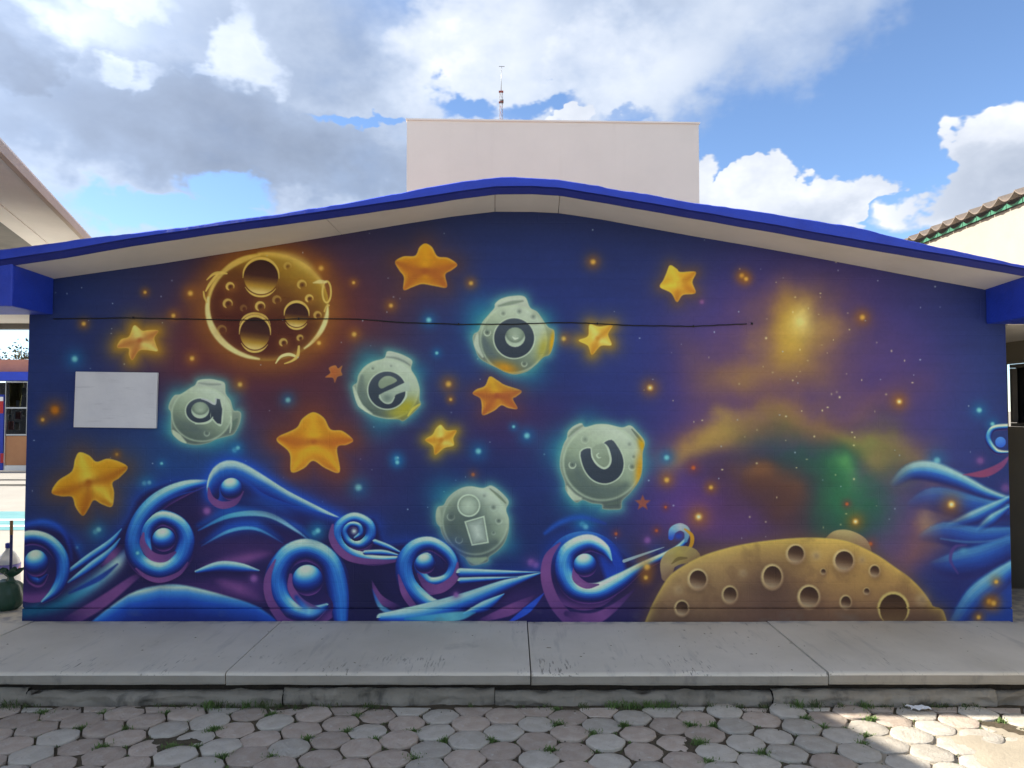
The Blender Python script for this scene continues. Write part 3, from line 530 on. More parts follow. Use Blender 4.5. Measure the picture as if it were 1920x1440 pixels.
    # curl at the wall's left end
    B([(42, 985), (80, 978), (112, 990), (130, 1022), (134, 1050)], [6, 8, 7, 5, 2], [(30, 70, 190), (40, 100, 220), (36, 80, 200), (30, 50, 150), (30, 40, 120)], .8, 5)
    TB([(20, 1022), (55, 1008), (90, 1016), (114, 1044), (117, 1080), (104, 1108), (80, 1128)], [20, 22, 22, 22, 20, 16, 5])
    TB([(52, 1070), (58, 1086), (74, 1092), (88, 1078)], [6, 12, 14, 4], bias=-.4); m.ball(68, 1056, 23, ry=25)
    # large spiral
    TB([(404, 902), (350, 914), (300, 938), (265, 975), (250, 1020), (264, 1056), (300, 1071), (335, 1053), (349, 1015), (336, 985), (306, 972), (282, 984), (273, 1008), (280, 1030)], [3, 22, 28, 28, 27, 29, 31, 28, 26, 24, 22, 20, 17, 8])
    B([(255, 1066), (275, 1082), (302, 1088), (335, 1076), (352, 1055)], [3, 8, 10, 8, 3], pk[1:4], .95, 1.5); B([(269, 1000), (268, 1020), (284, 1042), (308, 1047), (328, 1036)], [4, 12, 16, 14, 5], pk[1:4], .95, 2)
    m.ball(307, 1012, 22); B([(375, 918), (330, 930), (290, 950)], [1, 4, 1], (30, 60, 160), .8, 2)
    # crest
    m.fill([(392, 935), (388, 905), (400, 877), (425, 863), (455, 868), (490, 888), (540, 920), (600, 951), (636, 970), (590, 958), (540, 944), (495, 926), (468, 905), (445, 894), (424, 898), (412, 912), (410, 935)], None, closed=4, soft=1.3, outer=(12, (30, 90, 220), .7),
           fn=lambda x, y, d: m.ramp((y-np.interp(x, [386, 392, 400, 412, 425, 440, 455, 472, 490, 540, 600, 640], [915, 890, 877, 867, 863, 863, 868, 877, 888, 920, 951, 972]))*np.interp(x, [386, 480, 640], [.9, 1, 2.1]), [(-4, (70, 140, 220)), (3, (206, 220, 214)), (9, (170, 206, 216)), (18, (40, 106, 206)), (34, (28, 52, 150)), (54, (30, 28, 86))]))
    B([(391, 915), (396, 935), (415, 947), (440, 942), (456, 922)], [3, 11, 14, 11, 3], pk[1:4], .95, 1.8); m.ball(434, 917, 21)
    # small spiral
    TB([(756, 1046), (700, 1050), (655, 1036), (634, 1010), (640, 985), (664, 972), (690, 984), (694, 1006), (676, 1022), (654, 1016), (646, 998), (656, 984), (672, 986), (676, 1000), (666, 1008)], [6, 16, 20, 22, 18, 18, 18, 17, 15, 12, 9, 9, 9, 8, 4])
    B([(624, 984), (622, 1008), (638, 1034), (668, 1050), (720, 1053), (752, 1050)], [4, 12, 14, 12, 8, 3], pk[1:4], .95, 1.6); G(664, 996, 5, 5, (226, 232, 236), 1)
    TB([(703, 1016), (730, 1026), (756, 1038)], [8, 7, 1], bias=.04, soft=2.5, R=SOFT); TB([(685, 1036), (720, 1036), (752, 1042)], [7, 8, 1], bias=.04, soft=2.5, R=SOFT)
    # big ring curl
    TB([(640, 1172), (634, 1110), (618, 1056), (580, 1032), (542, 1042), (520, 1078), (524, 1118), (546, 1144), (580, 1152), (612, 1136)], [20, 32, 32, 34, 33, 31, 30, 28, 26, 8])
    B([(516, 1050), (502, 1085), (506, 1125), (534, 1168)], [3, 13, 15, 18], pk[1:4], .95, 1.8); B([(545, 1078), (546, 1104), (566, 1130), (600, 1142)], [6, 13, 14, 4], pk[1:4], .95, 2)
    B([(556, 1120), (580, 1146), (612, 1140)], [6, 14, 6], sw, .9, 5); m.ball(577, 1088, 29)
    
    # curl beside the "i" planet
    TB([(850, 1140), (800, 1130), (768, 1100), (760, 1060), (776, 1030), (806, 1020), (836, 1036), (850, 1060), (838, 1085), (808, 1092), (790, 1076), (786, 1058), (800, 1046), (812, 1056)], [4, 24, 30, 30, 26, 22, 20, 16, 16, 16, 14, 16, 16, 6])
    B([(858, 1055), (852, 1084), (824, 1104), (800, 1098), (784, 1076)], [3, 14, 18, 14, 4], pk[1:4], .95, 1.6); B([(747, 1078), (758, 1112), (776, 1138)], [3, 12, 12], pk[1:4], .95, 1.6); m.ball(797, 1057, 19)
    B([(697, 1088), (712, 1122), (745, 1140)], [1, 14, 12], pk, .9, 2); B([(698, 1105), (714, 1138), (745, 1152)], [1, 8, 6], sw, .8, 3)
    TB([(715, 1158), (790, 1152), (870, 1128), (950, 1096), (1015, 1074)], [14, 30, 26, 16, 2], bias=.04, soft=2.5, R=SOFT); TB([(870, 1150), (910, 1136), (945, 1114)], [3, 16, 2], bias=.04, soft=2.5, R=SOFT)
    B([(760, 1160), (850, 1156), (890, 1148)], [4, 18, 3], [(40, 130, 180), (120, 206, 220), (60, 150, 210)], .85, 4)
    B([(900, 1163), (960, 1142), (1005, 1115)], [6, 20, 2], pk, .95, 3); B([(955, 1166), (990, 1142), (1020, 1112)], [4, 13, 1], [(40, 70, 200), (44, 90, 220), (40, 70, 190)], .95, 2)
    TB([(864, 1074), (930, 1074), (1012, 1073)], [14, 9, 1], bias=.04, soft=2.5, R=SOFT); TB([(864, 1089), (910, 1086), (970, 1082)], [10, 7, 1], bias=.04, soft=2.5, R=SOFT)
    # curl beside the asteroid
    B([(1022, 1000), (1050, 980), (1090, 970), (1135, 982)], [3, 8, 8, 2], [(30, 80, 190), (36, 96, 210), (34, 84, 190), (40, 60, 150)], .8, 5)
    m.fill([(1095, 1003), (1140, 1015), (1168, 1050), (1170, 1080), (1140, 1090), (1120, 1040), (1090, 1020)], (32, 70, 190), .9, 5)
    TB([(1146, 1050), (1132, 1030), (1102, 1018), (1066, 1036), (1058, 1072), (1078, 1106), (1118, 1112), (1160, 1092), (1205, 1062), (1262, 1034), (1286, 1014)], [4, 18, 26, 28, 28, 30, 30, 26, 14, 10, 8], bias=.1)
    B([(1050, 1018), (1028, 1045), (1024, 1085), (1040, 1130), (1070, 1165)], [3, 16, 20, 22, 24], pk[1:4], .95, 2.2); B([(1062, 1150), (1110, 1160), (1150, 1140), (1190, 1105)], [10, 22, 14, 2], pk, .9, 3)
    B([(1078, 1060), (1080, 1084), (1100, 1098), (1122, 1096)], [4, 14, 12, 3], pk[1:4], .95, 1.6); m.ball(1097, 1060, 22)
    B([(1170, 1052), (1210, 1038), (1245, 1026)], [6, 4, 1], (176, 196, 210), .9, 1.5)
    B([(1258, 1008), (1262, 994), (1276, 988), (1288, 996), (1286, 1014)], [10, 14, 14, 12, 6], [(50, 90, 220), (130, 190, 226), (200, 200, 210), (150, 180, 200), (90, 140, 190)], .95, 2); G(1272, 1005, 9, 7, (40, 70, 190), .9)
    B([(1284, 992), (1297, 1004), (1296, 1022), (1286, 1034)], [3, 7, 7, 2], (214, 150, 40), .95, 1.6)
    # layered swells at the right end
    for q in [(1830, 1000, 90, 120, (36, 52, 130), .8), (1860, 1100, 70, 90, (36, 60, 150), .8), (1770, 930, 70, 40, (50, 50, 124), .6), (1800, 1090, 50, 60, (40, 42, 112), .7)]: G(*q)
    SW2 = [(-1., (46, 40, 108)), (-.3, (34, 40, 112)), (.1, (32, 58, 150)), (.45, (40, 92, 196)), (.7, (84, 156, 216)), (.9, (160, 204, 222)), (1.1, (200, 216, 214))]
    def swell(P, w, bias=0., fade=None): TB(P, w, R=SW2, bias=bias, soft=7, fade=fade or [0, .9, 1, 1, 1], shade=False)
    swell([(1720, 1010), (1770, 1000), (1830, 1012), (1895, 1006)], [10, 34, 40, 30], -.32, [0, .7, .8, .8])
    swell([(1740, 1060), (1790, 1060), (1840, 1050), (1895, 1026)], [10, 40, 46, 36], -.26, [0, .7, .85, .85])
    swell([(1700, 950), (1750, 936), (1820, 952), (1895, 960)], [10, 36, 40, 24], -.34, [0, .6, .8, .8])
    swell([(1670, 912), (1705, 886), (1745, 884), (1795, 900), (1848, 924), (1895, 938)], [10, 24, 30, 24, 16, 8], .02)
    swell([(1775, 986), (1825, 970), (1866, 950), (1895, 932)], [6, 20, 16, 6], .02, [0, .9, 1, 1]); swell([(1830, 996), (1860, 974), (1890, 952)], [5, 16, 6], .05, [0, 1, 1])
    B([(1764, 1010), (1810, 1016), (1860, 1014), (1894, 1002)], [2, 4, 3, 2], (84, 130, 190), .6, 4)
    swell([(1790, 1168), (1828, 1122), (1868, 1090), (1900, 1066)], [20, 34, 34, 26], .0, [.3, .9, 1, 1])
    m.fill([(1815, 1172), (1860, 1128), (1900, 1100), (1900, 1190), (1800, 1190)], (38, 72, 172), .75, 12)
    B([(1806, 890), (1845, 888), (1875, 874), (1892, 856)], [1, 14, 12, 3], [(150, 70, 120), (160, 74, 120), (140, 70, 130), (150, 80, 140)], .9, 3)
    TB([(1892, 848), (1868, 846), (1853, 824), (1862, 804), (1892, 800)], [4, 8, 9, 9, 9], bias=.1); m.ball(1876, 829, 10, [(-1, (40, 80, 220)), (1, (80, 140, 240))])
    B([(1796, 1075), (1782, 1050), (1790, 1026), (1812, 1022)], [3, 6, 6, 2], (84, 60, 140), .8, 3); G(1806, 1032, 9, 6, (90, 160, 200), .6)
    for (x, y, r) in [(1855, 1128, 5), (1863, 1131, 5), (1834, 1157, 4), (1868, 1091, 4), (1784, 946, 7), (1213, 1063, 6), (1211, 1083, 4)]: dot(x, y, r, gold, gg)
    G(1784, 946, 3.5, 3.5, (255, 240, 200), 1)
    for (x, y, r) in [(388, 958, 7), (476, 1085, 7), (855, 1115, 5)]: dot(x, y, r, (150, 92, 168), (110, 66, 140), .5, 2)
    for (x, y, r) in [(590, 999, 5), (596, 995, 5), (258, 1037, 3.5)]: dot(x, y, r, (128, 206, 222), (28, 110, 170), .65)
    # cratered asteroid
    A = T((1200, 990), 3.2, [(0, 760), (12, 660), (24, 580), (60, 490), (110, 390), (180, 285), (280, 215), (380, 165), (480, 132), (580, 106), (690, 86), (800, 72), (910, 62), (1030, 58), (1150, 64), (1250, 82), (1350, 124), (1440, 172), (1530, 235), (1620, 300), (1690, 370), (1740, 440), (1760, 470), (1812, 490), (1838, 560), (1850, 640), (1850, 760)])
    m.brush(T((1200, 990), 3.2, [(160, 290), (170, 210), (230, 165), (310, 170), (340, 230)]), [20, 30, 34, 30, 20], [(160, 128, 110), (186, 156, 110), (190, 164, 90), (176, 150, 100), (160, 130, 100)], .95, 2)
    m.brush(T((1200, 990), 3.2, [(190, 215), (230, 185), (280, 180)]), [2, 7, 3], (120, 100, 60), .9, 2)
    m.brush(T((1200, 990), 3.2, [(1130, 80), (1180, 50), (1250, 52), (1330, 90), (1370, 150)]), [16, 22, 24, 22, 14], [(180, 150, 110), (206, 180, 126), (206, 180, 126), (186, 150, 120), (150, 120, 100)], .95, 2)
    nz = m.noise(40, 21, 4)
    def rock(x, y, d):
        u = (x-1480)/290; v = (y-1010)/160
        c = m.ramp(v+np.abs(u)*.18, [(-.1, (222, 178, 92)), (.2, (212, 166, 96)), (.5, (182, 134, 90)), (.85, (134, 94, 76)), (1.1, (98, 70, 62))])
        dark = np.exp(-(((x-1440-(y-1060)*.1)/80)**2+((y-1110)/70)**2))[..., None]
        lit = np.exp(-(((x-1640)/120)**2+((y-1070)/60)**2))[..., None]; litl = np.exp(-(((x-1290)/90)**2+((y-1075)/70)**2))[..., None]
        c = c*(1-.8*dark)+np.array((88, 62, 62))*.8*dark; c = c*(1-.55*lit)+np.array((196, 150, 84))*.55*lit; c = c*(1-.4*litl)+np.array((196, 164, 110))*.4*litl
        e = np.exp(-np.maximum(-d, 0)/7)[..., None]
        return c*(1-.6*e)+np.array((238, 200, 96))*.6*e
    sl, x, y, d = m.fill(A, None, fn=rock, closed=4, soft=1.6, outer=(14, (120, 84, 60), .5))
    m.mix(sl, (100, 70, 58), np.clip((nz[sl]-.54)*1.6, 0, .22)*np.clip(-d, 0, 1))
    def pit(x, y, rx, ry, a=1.):
        px, py = 1200+x/3.2, 990+y/3.2; rx, ry = rx/3.2, ry/3.2
        G(px+rx*.25, py+ry*.45, rx*1.5, ry*1.4, (96, 66, 56), .5*a); m.fill(ell(px-rx*.03, py+ry*.05, rx*1.24, ry*1.24, 20), None, .95*a, 2.2, closed=0, fn=lambda X_, Y_, d_: m.ramp(((X_-px)*.5+(Y_-py))/ry, [(-1.3, (236, 204, 150)), (0, (206, 170, 128)), (1.2, (168, 130, 104))]))
        m.fill(ell(px, py, rx, ry, 20), None, a, 1.2, closed=0, fn=lambda X_, Y_, d_: m.ramp((Y_-py)/ry-.2*(X_-px)/rx, [(-1, (58, 36, 30)), (-.1, (84, 56, 44)), (.5, (136, 104, 84)), (1, (178, 148, 122))]))
    for a in [(348, 308, 50, 54), (540, 400, 40, 46), (252, 480, 36, 40), (795, 292, 54, 64), (935, 155, 48, 50), (1015, 412, 56, 60), (1225, 195, 54, 56), (1408, 258, 28, 32), (1235, 445, 30, 36), (1100, 262, 14, 16), (1360, 380, 16, 18)]: pit(*a)
    m.fill(ell(1200+1520/3.2, 990+480/3.2, 30, 31, 22), (216, 184, 116), .95, 1.8, closed=0); m.fill(ell(1200+1520/3.2, 990+490/3.2, 26, 29, 22), None, 1, 1.2, closed=0, fn=lambda X_, Y_, d_: m.ramp((Y_-1112)/60, [(0, (56, 36, 30)), (.5, (92, 62, 46)), (1, (120, 90, 66))]))
    for (x, y, r, a) in [(618, 270, 22, .5), (1055, 165, 28, .5), (1330, 190, 22, .4), (1690, 430, 34, .6), (230, 370, 26, .4)]:
        G(1200+x/3.2, 990+y/3.2, r/3.2, r/3.2, (226, 194, 150), a); G(1201+x/3.2, 991+y/3.2, r/5, r/5, (130, 98, 80), a)
    # wear: roller streaks, scuffs near the floor
    st = m.noise(18, 31, 3, fx=.12, fy=1.2)-.5; g2 = m.noise(6, 33, 2)-.5
    m.C *= (1+.07*st+.05*g2+.10*(n2-.5))[..., None]
    wear = np.clip((m.noise(30, 34, 4, fx=.5)-.62)*6, 0, 1)*np.clip((Y-1135)/30, 0, 1)
    m.mix(full, (120, 118, 122), wear*.35)
    return np.clip(m.C, 2, 255)/255.

# ---------------------------------------------------------------- helpers
C = scene.collection
rnd = random.Random(11)
def link(o, parent=None):
    C.objects.link(o)
    if parent is not None: o.parent = parent
    return o
def mesh(name, verts, faces, mat=None, parent=None, smooth=False, mats=None, midx=None):
    me = bpy.data.meshes.new(name); me.from_pydata([tuple(v) for v in verts], [], faces); me.update()
    if mats:
        for q in mats: me.materials.append(q)
        if midx is not None: me.polygons.foreach_set('material_index', midx)
    elif mat: me.materials.append(mat)
    if smooth: me.polygons.foreach_set('use_smooth', [True]*len(me.polygons))
    return link(bpy.data.objects.new(name, me), parent)
def from_bm(name, bm, mat, parent=None, smooth=False, normals=True):
    if normals: bmesh.ops.recalc_face_normals(bm, faces=bm.faces)
    me = bpy.data.meshes.new(name); bm.to_mesh(me); bm.free()
    for q in (mat if isinstance(mat, (list, tuple)) else [mat]): me.materials.append(q)
    if smooth: me.polygons.foreach_set('use_smooth', [True]*len(me.polygons))
    return link(bpy.data.objects.new(name, me), parent)
def bm_box(bm, lo, hi, bev=0., M=None):
    r = bmesh.ops.create_cube(bm, size=1.0); vs = r['verts']
    for v in vs:
        v.co = Vector([lo[i]+(v.co[i]+.5)*(hi[i]-lo[i]) for i in range(3)])
    if bev > 0:
        es = list({e for v in vs for e in v.link_edges})
        r = bmesh.ops.bevel(bm, geom=es, offset=bev, segments=2, affect='EDGES', profile=.6)
        vs = list({v for f in r['faces'] for v in f.verts} | {v for v in vs if v.is_valid})
    if M is not None:
        for v in vs: v.co = M @ v.co
    return vs
def box(name, lo, hi, mat, parent=None, bev=0., M=None):
    bm = bmesh.new(); bm_box(bm, lo, hi, bev, M); return from_bm(name, bm, mat, parent)
def tube_mesh(name, pts, rad, mat, parent=None, sides=8, smooth=True):
    pts = [Vector(p) for p in pts]; rad = [rad]*len(pts) if not isinstance(rad, (list, tuple)) else rad
    V, F = [], []
    for i, p in enumerate(pts):
        t = (pts[min(i+1, len(pts)-1)]-pts[max(i-1, 0)]).normalized()
        a = t.cross(Vector((0, 0, 1)) if abs(t.z) < .9 else Vector((1, 0, 0))).normalized(); b = t.cross(a)
        for k in range(sides):
            q = 2*math.pi*k/sides; V.append(p+(a*math.cos(q)+b*math.sin(q))*rad[i])
    for i in range(len(pts)-1):
        for k in range(sides):
            F.append((i*sides+k, i*sides+(k+1) % sides, (i+1)*sides+(k+1) % sides, (i+1)*sides+k))
    F.append(tuple(range(sides))[::-1]); F.append(tuple(range((len(pts)-1)*sides, len(pts)*sides)))
    return mesh(name, V, F, mat, parent, smooth)
def lathe(name, prof, c, mat, parent=None, sides=20, smooth=True):
    V, F = [], []
    for r, z in prof:
        for k in range(sides):
            q = 2*math.pi*k/sides; V.append((c[0]+r*math.cos(q), c[1]+r*math.sin(q), c[2]+z))
    for i in range(len(prof)-1):
        for k in range(sides): F.append((i*sides+k, i*sides+(k+1) % sides, (i+1)*sides+(k+1) % sides, (i+1)*sides+k))
    F.append(tuple(range(sides))[::-1]); F.append(tuple(range((len(prof)-1)*sides, len(prof)*sides)))
    return mesh(name, V, F, mat, parent, smooth)
def empty(name, loc=(0, 0, 0)):
    o = bpy.data.objects.new(name, None); o.location = loc; o.empty_display_size = .2; return link(o)
def thing(name, label, cat, group=None):
    o = empty(name); return tag(o, label, cat, group)
def tag(o, label=None, cat=None, group=None, kind=None):
    if label: o['label'] = label
    if cat: o['category'] = cat
    if group: o['group'] = group
    if kind: o['kind'] = kind
    return o
def struct(o): o['kind'] = 'structure'; return o

# ---------------------------------------------------------------- materials
def material(name, col, rough=.8, col2=None, scale=6., detail=5., contrast=(.35, .65), bump=0., bscale=60., spec=.3, coords='Object', stretch=(1, 1, 1), rand=None, metal=0.):
    m = bpy.data.materials.new(name); m.use_nodes = True; t = m.node_tree; n = t.nodes; L = t.links
    b = n['Principled BSDF']; b.inputs['Roughness'].default_value = rough; b.inputs['Specular IOR Level'].default_value = spec; b.inputs['Metallic'].default_value = metal
    b.inputs['Base Color'].default_value = (*col, 1)
    tcn = n.new('ShaderNodeTexCoord'); mp = n.new('ShaderNodeMapping'); L.new(tcn.outputs[coords], mp.inputs[0]); mp.inputs['Scale'].default_value = stretch
    out = None
    if col2:
        nz = n.new('ShaderNodeTexNoise'); L.new(mp.outputs[0], nz.inputs['Vector']); nz.inputs['Scale'].default_value = scale; nz.inputs['Detail'].default_value = detail; nz.inputs['Roughness'].default_value = .62
        mr = n.new('ShaderNodeMapRange'); L.new(nz.outputs['Fac'], mr.inputs[0]); mr.inputs[1].default_value = contrast[0]; mr.inputs[2].default_value = contrast[1]
        mx = n.new('ShaderNodeMix'); mx.data_type = 'RGBA'; L.new(mr.outputs[0], mx.inputs[0]); mx.inputs[6].default_value = (*col, 1); mx.inputs[7].default_value = (*col2, 1)
        out = mx.outputs[2]
    if rand:
        oi = n.new('ShaderNodeObjectInfo'); hs = n.new('ShaderNodeHueSaturation'); mr2 = n.new('ShaderNodeMapRange'); L.new(oi.outputs['Random'], mr2.inputs[0]); mr2.inputs[3].default_value = 1-rand; mr2.inputs[4].default_value = 1+rand
        L.new(mr2.outputs[0], hs.inputs['Value'])
        if out: L.new(out, hs.inputs['Color'])
        else: hs.inputs['Color'].default_value = (*col, 1)
        out = hs.outputs[0]
    if out: L.new(out, b.inputs['Base Color'])
    if bump:
        nb = n.new('ShaderNodeTexNoise'); L.new(mp.outputs[0], nb.inputs['Vector']); nb.inputs['Scale'].default_value = bscale; nb.inputs['Detail'].default_value = 6; nb.inputs['Roughness'].default_value = .65
        bp = n.new('ShaderNodeBump'); bp.inputs['Strength'].default_value = bump; bp.inputs['Distance'].default_value = .01; L.new(nb.outputs['Fac'], bp.inputs['Height']); L.new(bp.outputs[0], b.inputs['Normal'])
    m['_out'] = 0
    return m
def layer(m, col, scale, lo, hi, stretch=(1, 1, 1), coords='Object', detail=4, amount=1., kind='NOISE', rough=.6, loc=(0, 0, 0)):
    """a stain, streak or crack with a shape of its own over the base colour"""
    t = m.node_tree; n = t.nodes; L = t.links; b = n['Principled BSDF']
    tcn = n.new('ShaderNodeTexCoord'); mp = n.new('ShaderNodeMapping'); L.new(tcn.outputs[coords], mp.inputs[0]); mp.inputs['Scale'].default_value = stretch; mp.inputs['Location'].default_value = loc
    if kind == 'NOISE':
        nz = n.new('ShaderNodeTexNoise'); nz.inputs['Detail'].default_value = detail; nz.inputs['Roughness'].default_value = rough; src = nz.outputs['Fac']
    else:
        nz = n.new('ShaderNodeTexVoronoi'); nz.feature = 'DISTANCE_TO_EDGE'; src = nz.outputs['Distance']
    nz.inputs['Scale'].default_value = scale; L.new(mp.outputs[0], nz.inputs['Vector'])
    mr = n.new('ShaderNodeMapRange'); mr.interpolation_type = 'SMOOTHSTEP'; L.new(src, mr.inputs[0]); mr.inputs[1].default_value = lo; mr.inputs[2].default_value = hi; mr.inputs[4].default_value = amount
    mx = n.new('ShaderNodeMix'); mx.data_type = 'RGBA'; L.new(mr.outputs[0], mx.inputs[0]); mx.inputs[7].default_value = (*col, 1)
    src = b.inputs['Base Color']
    if src.is_linked: L.new(src.links[0].from_socket, mx.inputs[6])
    else: mx.inputs[6].default_value = src.default_value
    L.new(mx.outputs[2], src)
    return m

M_slab = material('slab concrete', (.56, .505, .41), .85, (.64, .58, .48), 1.7, 9, (.32, .68), .25, 140)
layer(M_slab, (.40, .37, .32), 9, .56, .74, (1, .12, 1), amount=.55)           # broom strokes
layer(M_slab, (.30, .275, .235), 55, .66, .74, (1, .1, 1), amount=.5)
layer(M_slab, (.28, .26, .22), 2.3, .63, .74, amount=.35, loc=(4, 2, 0))
def scuffs(m):
    t = m.node_tree; n = t.nodes; L = t.links; bs = n['Principled BSDF']; tcn = n.new('ShaderNodeTexCoord')
    def nz(sc, st, lo, hi, det=3, loc=(0, 0, 0)):
        mp = n.new('ShaderNodeMapping'); L.new(tcn.outputs['Object'], mp.inputs[0]); mp.inputs['Scale'].default_value = st; mp.inputs['Location'].default_value = loc
        q = n.new('ShaderNodeTexNoise'); L.new(mp.outputs[0], q.inputs['Vector']); q.inputs['Scale'].default_value = sc; q.inputs['Detail'].default_value = det
        mr = n.new('ShaderNodeMapRange'); mr.interpolation_type = 'SMOOTHSTEP'; L.new(q.outputs['Fac'], mr.inputs[0]); mr.inputs[1].default_value = lo; mr.inputs[2].default_value = hi; return mr.outputs[0]
    def mul(a, b):
        q = n.new('ShaderNodeMath'); q.operation = 'MULTIPLY'; L.new(a, q.inputs[0])
        if isinstance(b, float): q.inputs[1].default_value = b
        else: L.new(b, q.inputs[1])
        return q.outputs[0]
    sx = n.new('ShaderNodeSeparateXYZ'); L.new(tcn.outputs['Object'], sx.inputs[0])
    band = n.new('ShaderNodeMapRange'); band.interpolation_type = 'SMOOTHSTEP'; L.new(sx.outputs['Y'], band.inputs[0]); band.inputs[1].default_value = -.72; band.inputs[2].default_value = -.95
    f = mul(mul(nz(75, (1, .13, 1), .56, .66), nz(2.4, (1, .4, 1), .50, .62, 4, (3.3, 0, 0))), mul(band.outputs[0], .75))
    g = mul(nz(30, (1, .3, 1), .60, .72, 6), nz(1.3, (1, 1, 1), .46, .66, 5, (8, 1, 0)))
    wb = n.new('ShaderNodeMapRange'); wb.interpolation_type = 'SMOOTHSTEP'; L.new(sx.outputs['Y'], wb.inputs[0]); wb.inputs[1].default_value = -.11; wb.inputs[2].default_value = -.005
    h = mul(mul(wb.outputs[0], nz(9, (1, 1, 1), .36, .66, 7, (2, 5, 0))), .8)
    pb = mul(nz(.9, (1, .6, 1), .50, .66, 8, (5, 3, 1)), .30)
    for fac, col in ((pb, (.38, .335, .26)), (f, (.13, .115, .095)), (mul(g, .6), (.27, .24, .195)), (h, (.23, .225, .25))):
        mx = n.new('ShaderNodeMix'); mx.data_type = 'RGBA'; L.new(fac, mx.inputs[0]); mx.inputs[7].default_value = (*col, 1); L.new(bs.inputs['Base Color'].links[0].from_socket, mx.inputs[6]); L.new(mx.outputs[2], bs.inputs['Base Color'])
scuffs(M_slab)
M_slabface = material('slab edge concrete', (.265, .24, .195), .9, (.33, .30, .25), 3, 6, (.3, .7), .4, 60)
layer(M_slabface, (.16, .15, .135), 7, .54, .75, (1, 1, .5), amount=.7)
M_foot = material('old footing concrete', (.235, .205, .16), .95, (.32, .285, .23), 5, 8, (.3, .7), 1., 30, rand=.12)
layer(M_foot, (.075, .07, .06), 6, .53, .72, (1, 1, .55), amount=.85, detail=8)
M_soil = material('joint soil', (.115, .085, .055), 1., (.06, .05, .03), 30, 6, (.3, .7), 1., 80)
M_paver_a = material('paver rose', (.37, .29, .225), .9, (.46, .385, .315), 11, 9, (.34, .66), .9, 55, rand=.15)
M_paver_b = material('paver grey', (.395, .35, .285), .9, (.49, .445, .375), 11, 9, (.34, .66), .9, 55, rand=.14)
for q in (M_paver_a, M_paver_b):
    layer(q, (.23, .195, .16), 4, .56, .76, amount=.55, detail=8); layer(q, (.52, .49, .43), 22, .60, .72, amount=.5); layer(q, (.16, .135, .105), 60, .64, .70, amount=.5)
M_cement = material('cement wash', (.37, .32, .24), .95, (.31, .265, .20), 5, 8, (.35, .7), .5, 50)
M_blue = material('royal blue paint', (.018, .054, .50), .5, (.015, .042, .41), 5, 8, (.35, .7), .6, 22, spec=.45)
layer(M_blue, (.05, .075, .42), 14, .68, .76, amount=.5)
M_lip_shade = material('lip shade blue', (.012, .022, .20), .5, (.010, .018, .16), 4, 5, (.35, .7), .25, 24)  # drip shadow of the lip put into a darker blue
M_white = material('white paint', (.78, .745, .70), .75, (.71, .68, .64), 2.5, 6, (.35, .7), .12, 40)
layer(M_white, (.52, .45, .38), 1.3, .56, .8, amount=.55, detail=8); layer(M_white, (.45, .40, .35), 26, .70, .78, amount=.4)
M_cream = material('cream render', (.31, .28, .225), .85, (.275, .25, .20), 3, 7, (.35, .7), .2, 50)
M_beige = material('beige fascia', (.52, .44, .37), .7, (.46, .385, .32), 4, 4, (.3, .7))
M_grey = material('grey steel', (.20, .185, .165), .6, (.14, .13, .12), 3, 4, (.3, .7))
M_block = material('smooth white render', (.76, .73, .68), .8, (.70, .675, .63), .9, 6, (.35, .7), .1, 30)
layer(M_block, (.63, .60, .555), 1.1, .52, .8, (3, 1, .25), amount=.6)
M_roofc = material('roof screed', (.36, .2, .15), .9, (.3, .17, .13), 3, 5)
M_tile = material('weathered roof sheet', (.19, .15, .12), .9, (.14, .115, .095), 7, 7, (.3, .7), .5, 40)
M_green = material('green paint', (.055, .19, .115), .6, (.04, .14, .085), 6, 4)
M_dark = material('dark interior', (.012, .013, .014), .6); M_pane = material('dark window glass', (.010, .012, .014), .08, spec=.5)
M_cable = material('black cable', (.012, .012, .014), .5)
M_plaque = material('white plaque', (.66, .66, .67), .6, (.58, .58, .60), 3, 8, (.35, .65), .15, 30)
layer(M_plaque, (.50, .50, .52), 5, .56, .72, (1, 1, 6), amount=.55)
M_yard = material('sunny concrete yard', (.33, .305, .26), .9, (.28, .255, .22), 1.2, 7, (.35, .7), .2, 40)
M_teal = material('teal court paint', (.09, .24, .25), .8, (.13, .29, .30), 4, 6)
M_court = material('white court paint', (.6, .6, .58), .8)
M_ground = material('bare ground', (.30, .265, .215), 1., (.23, .2, .16), .6, 8, (.35, .7), .4, 12)
M_orange = material('salmon band paint', (.52, .22, .14), .7, (.46, .19, .12), 3, 4)
M_panel = material('ochre panel', (.40, .195, .09), .7, (.36, .17, .08), 4, 4)
M_alu = material('aluminium frame', (.42, .42, .42), .4, metal=.6)
M_curtain = material('yellow curtain', (.50, .42, .16), .9, (.36, .30, .10), 6, 3, stretch=(6, 6, .3))
M_paper = material('paper', (.72, .70, .68), .8)
M_pinkpaper = material('pink paper', (.55, .24, .26), .8)
M_door = material('blue door', (.02, .04, .32), .5); M_red = material('red paper', (.38, .03, .03), .7)
M_glass = bpy.data.materials.new('window glass'); M_glass.use_nodes = True
_b = M_glass.node_tree.nodes['Principled BSDF']; _b.inputs['Base Color'].default_value = (.9, .95, .95, 1); _b.inputs['Roughness'].default_value = .03; _b.inputs['Transmission Weight'].default_value = 1.; _b.inputs['IOR'].default_value = 1.05
M_bag = material('green plastic bag', (.010, .045, .028), .42, (.014, .06, .036), 9, 4, (.35, .7), .5, 20, spec=.5)
M_jug = bpy.data.materials.new('milky plastic'); M_jug.use_nodes = True
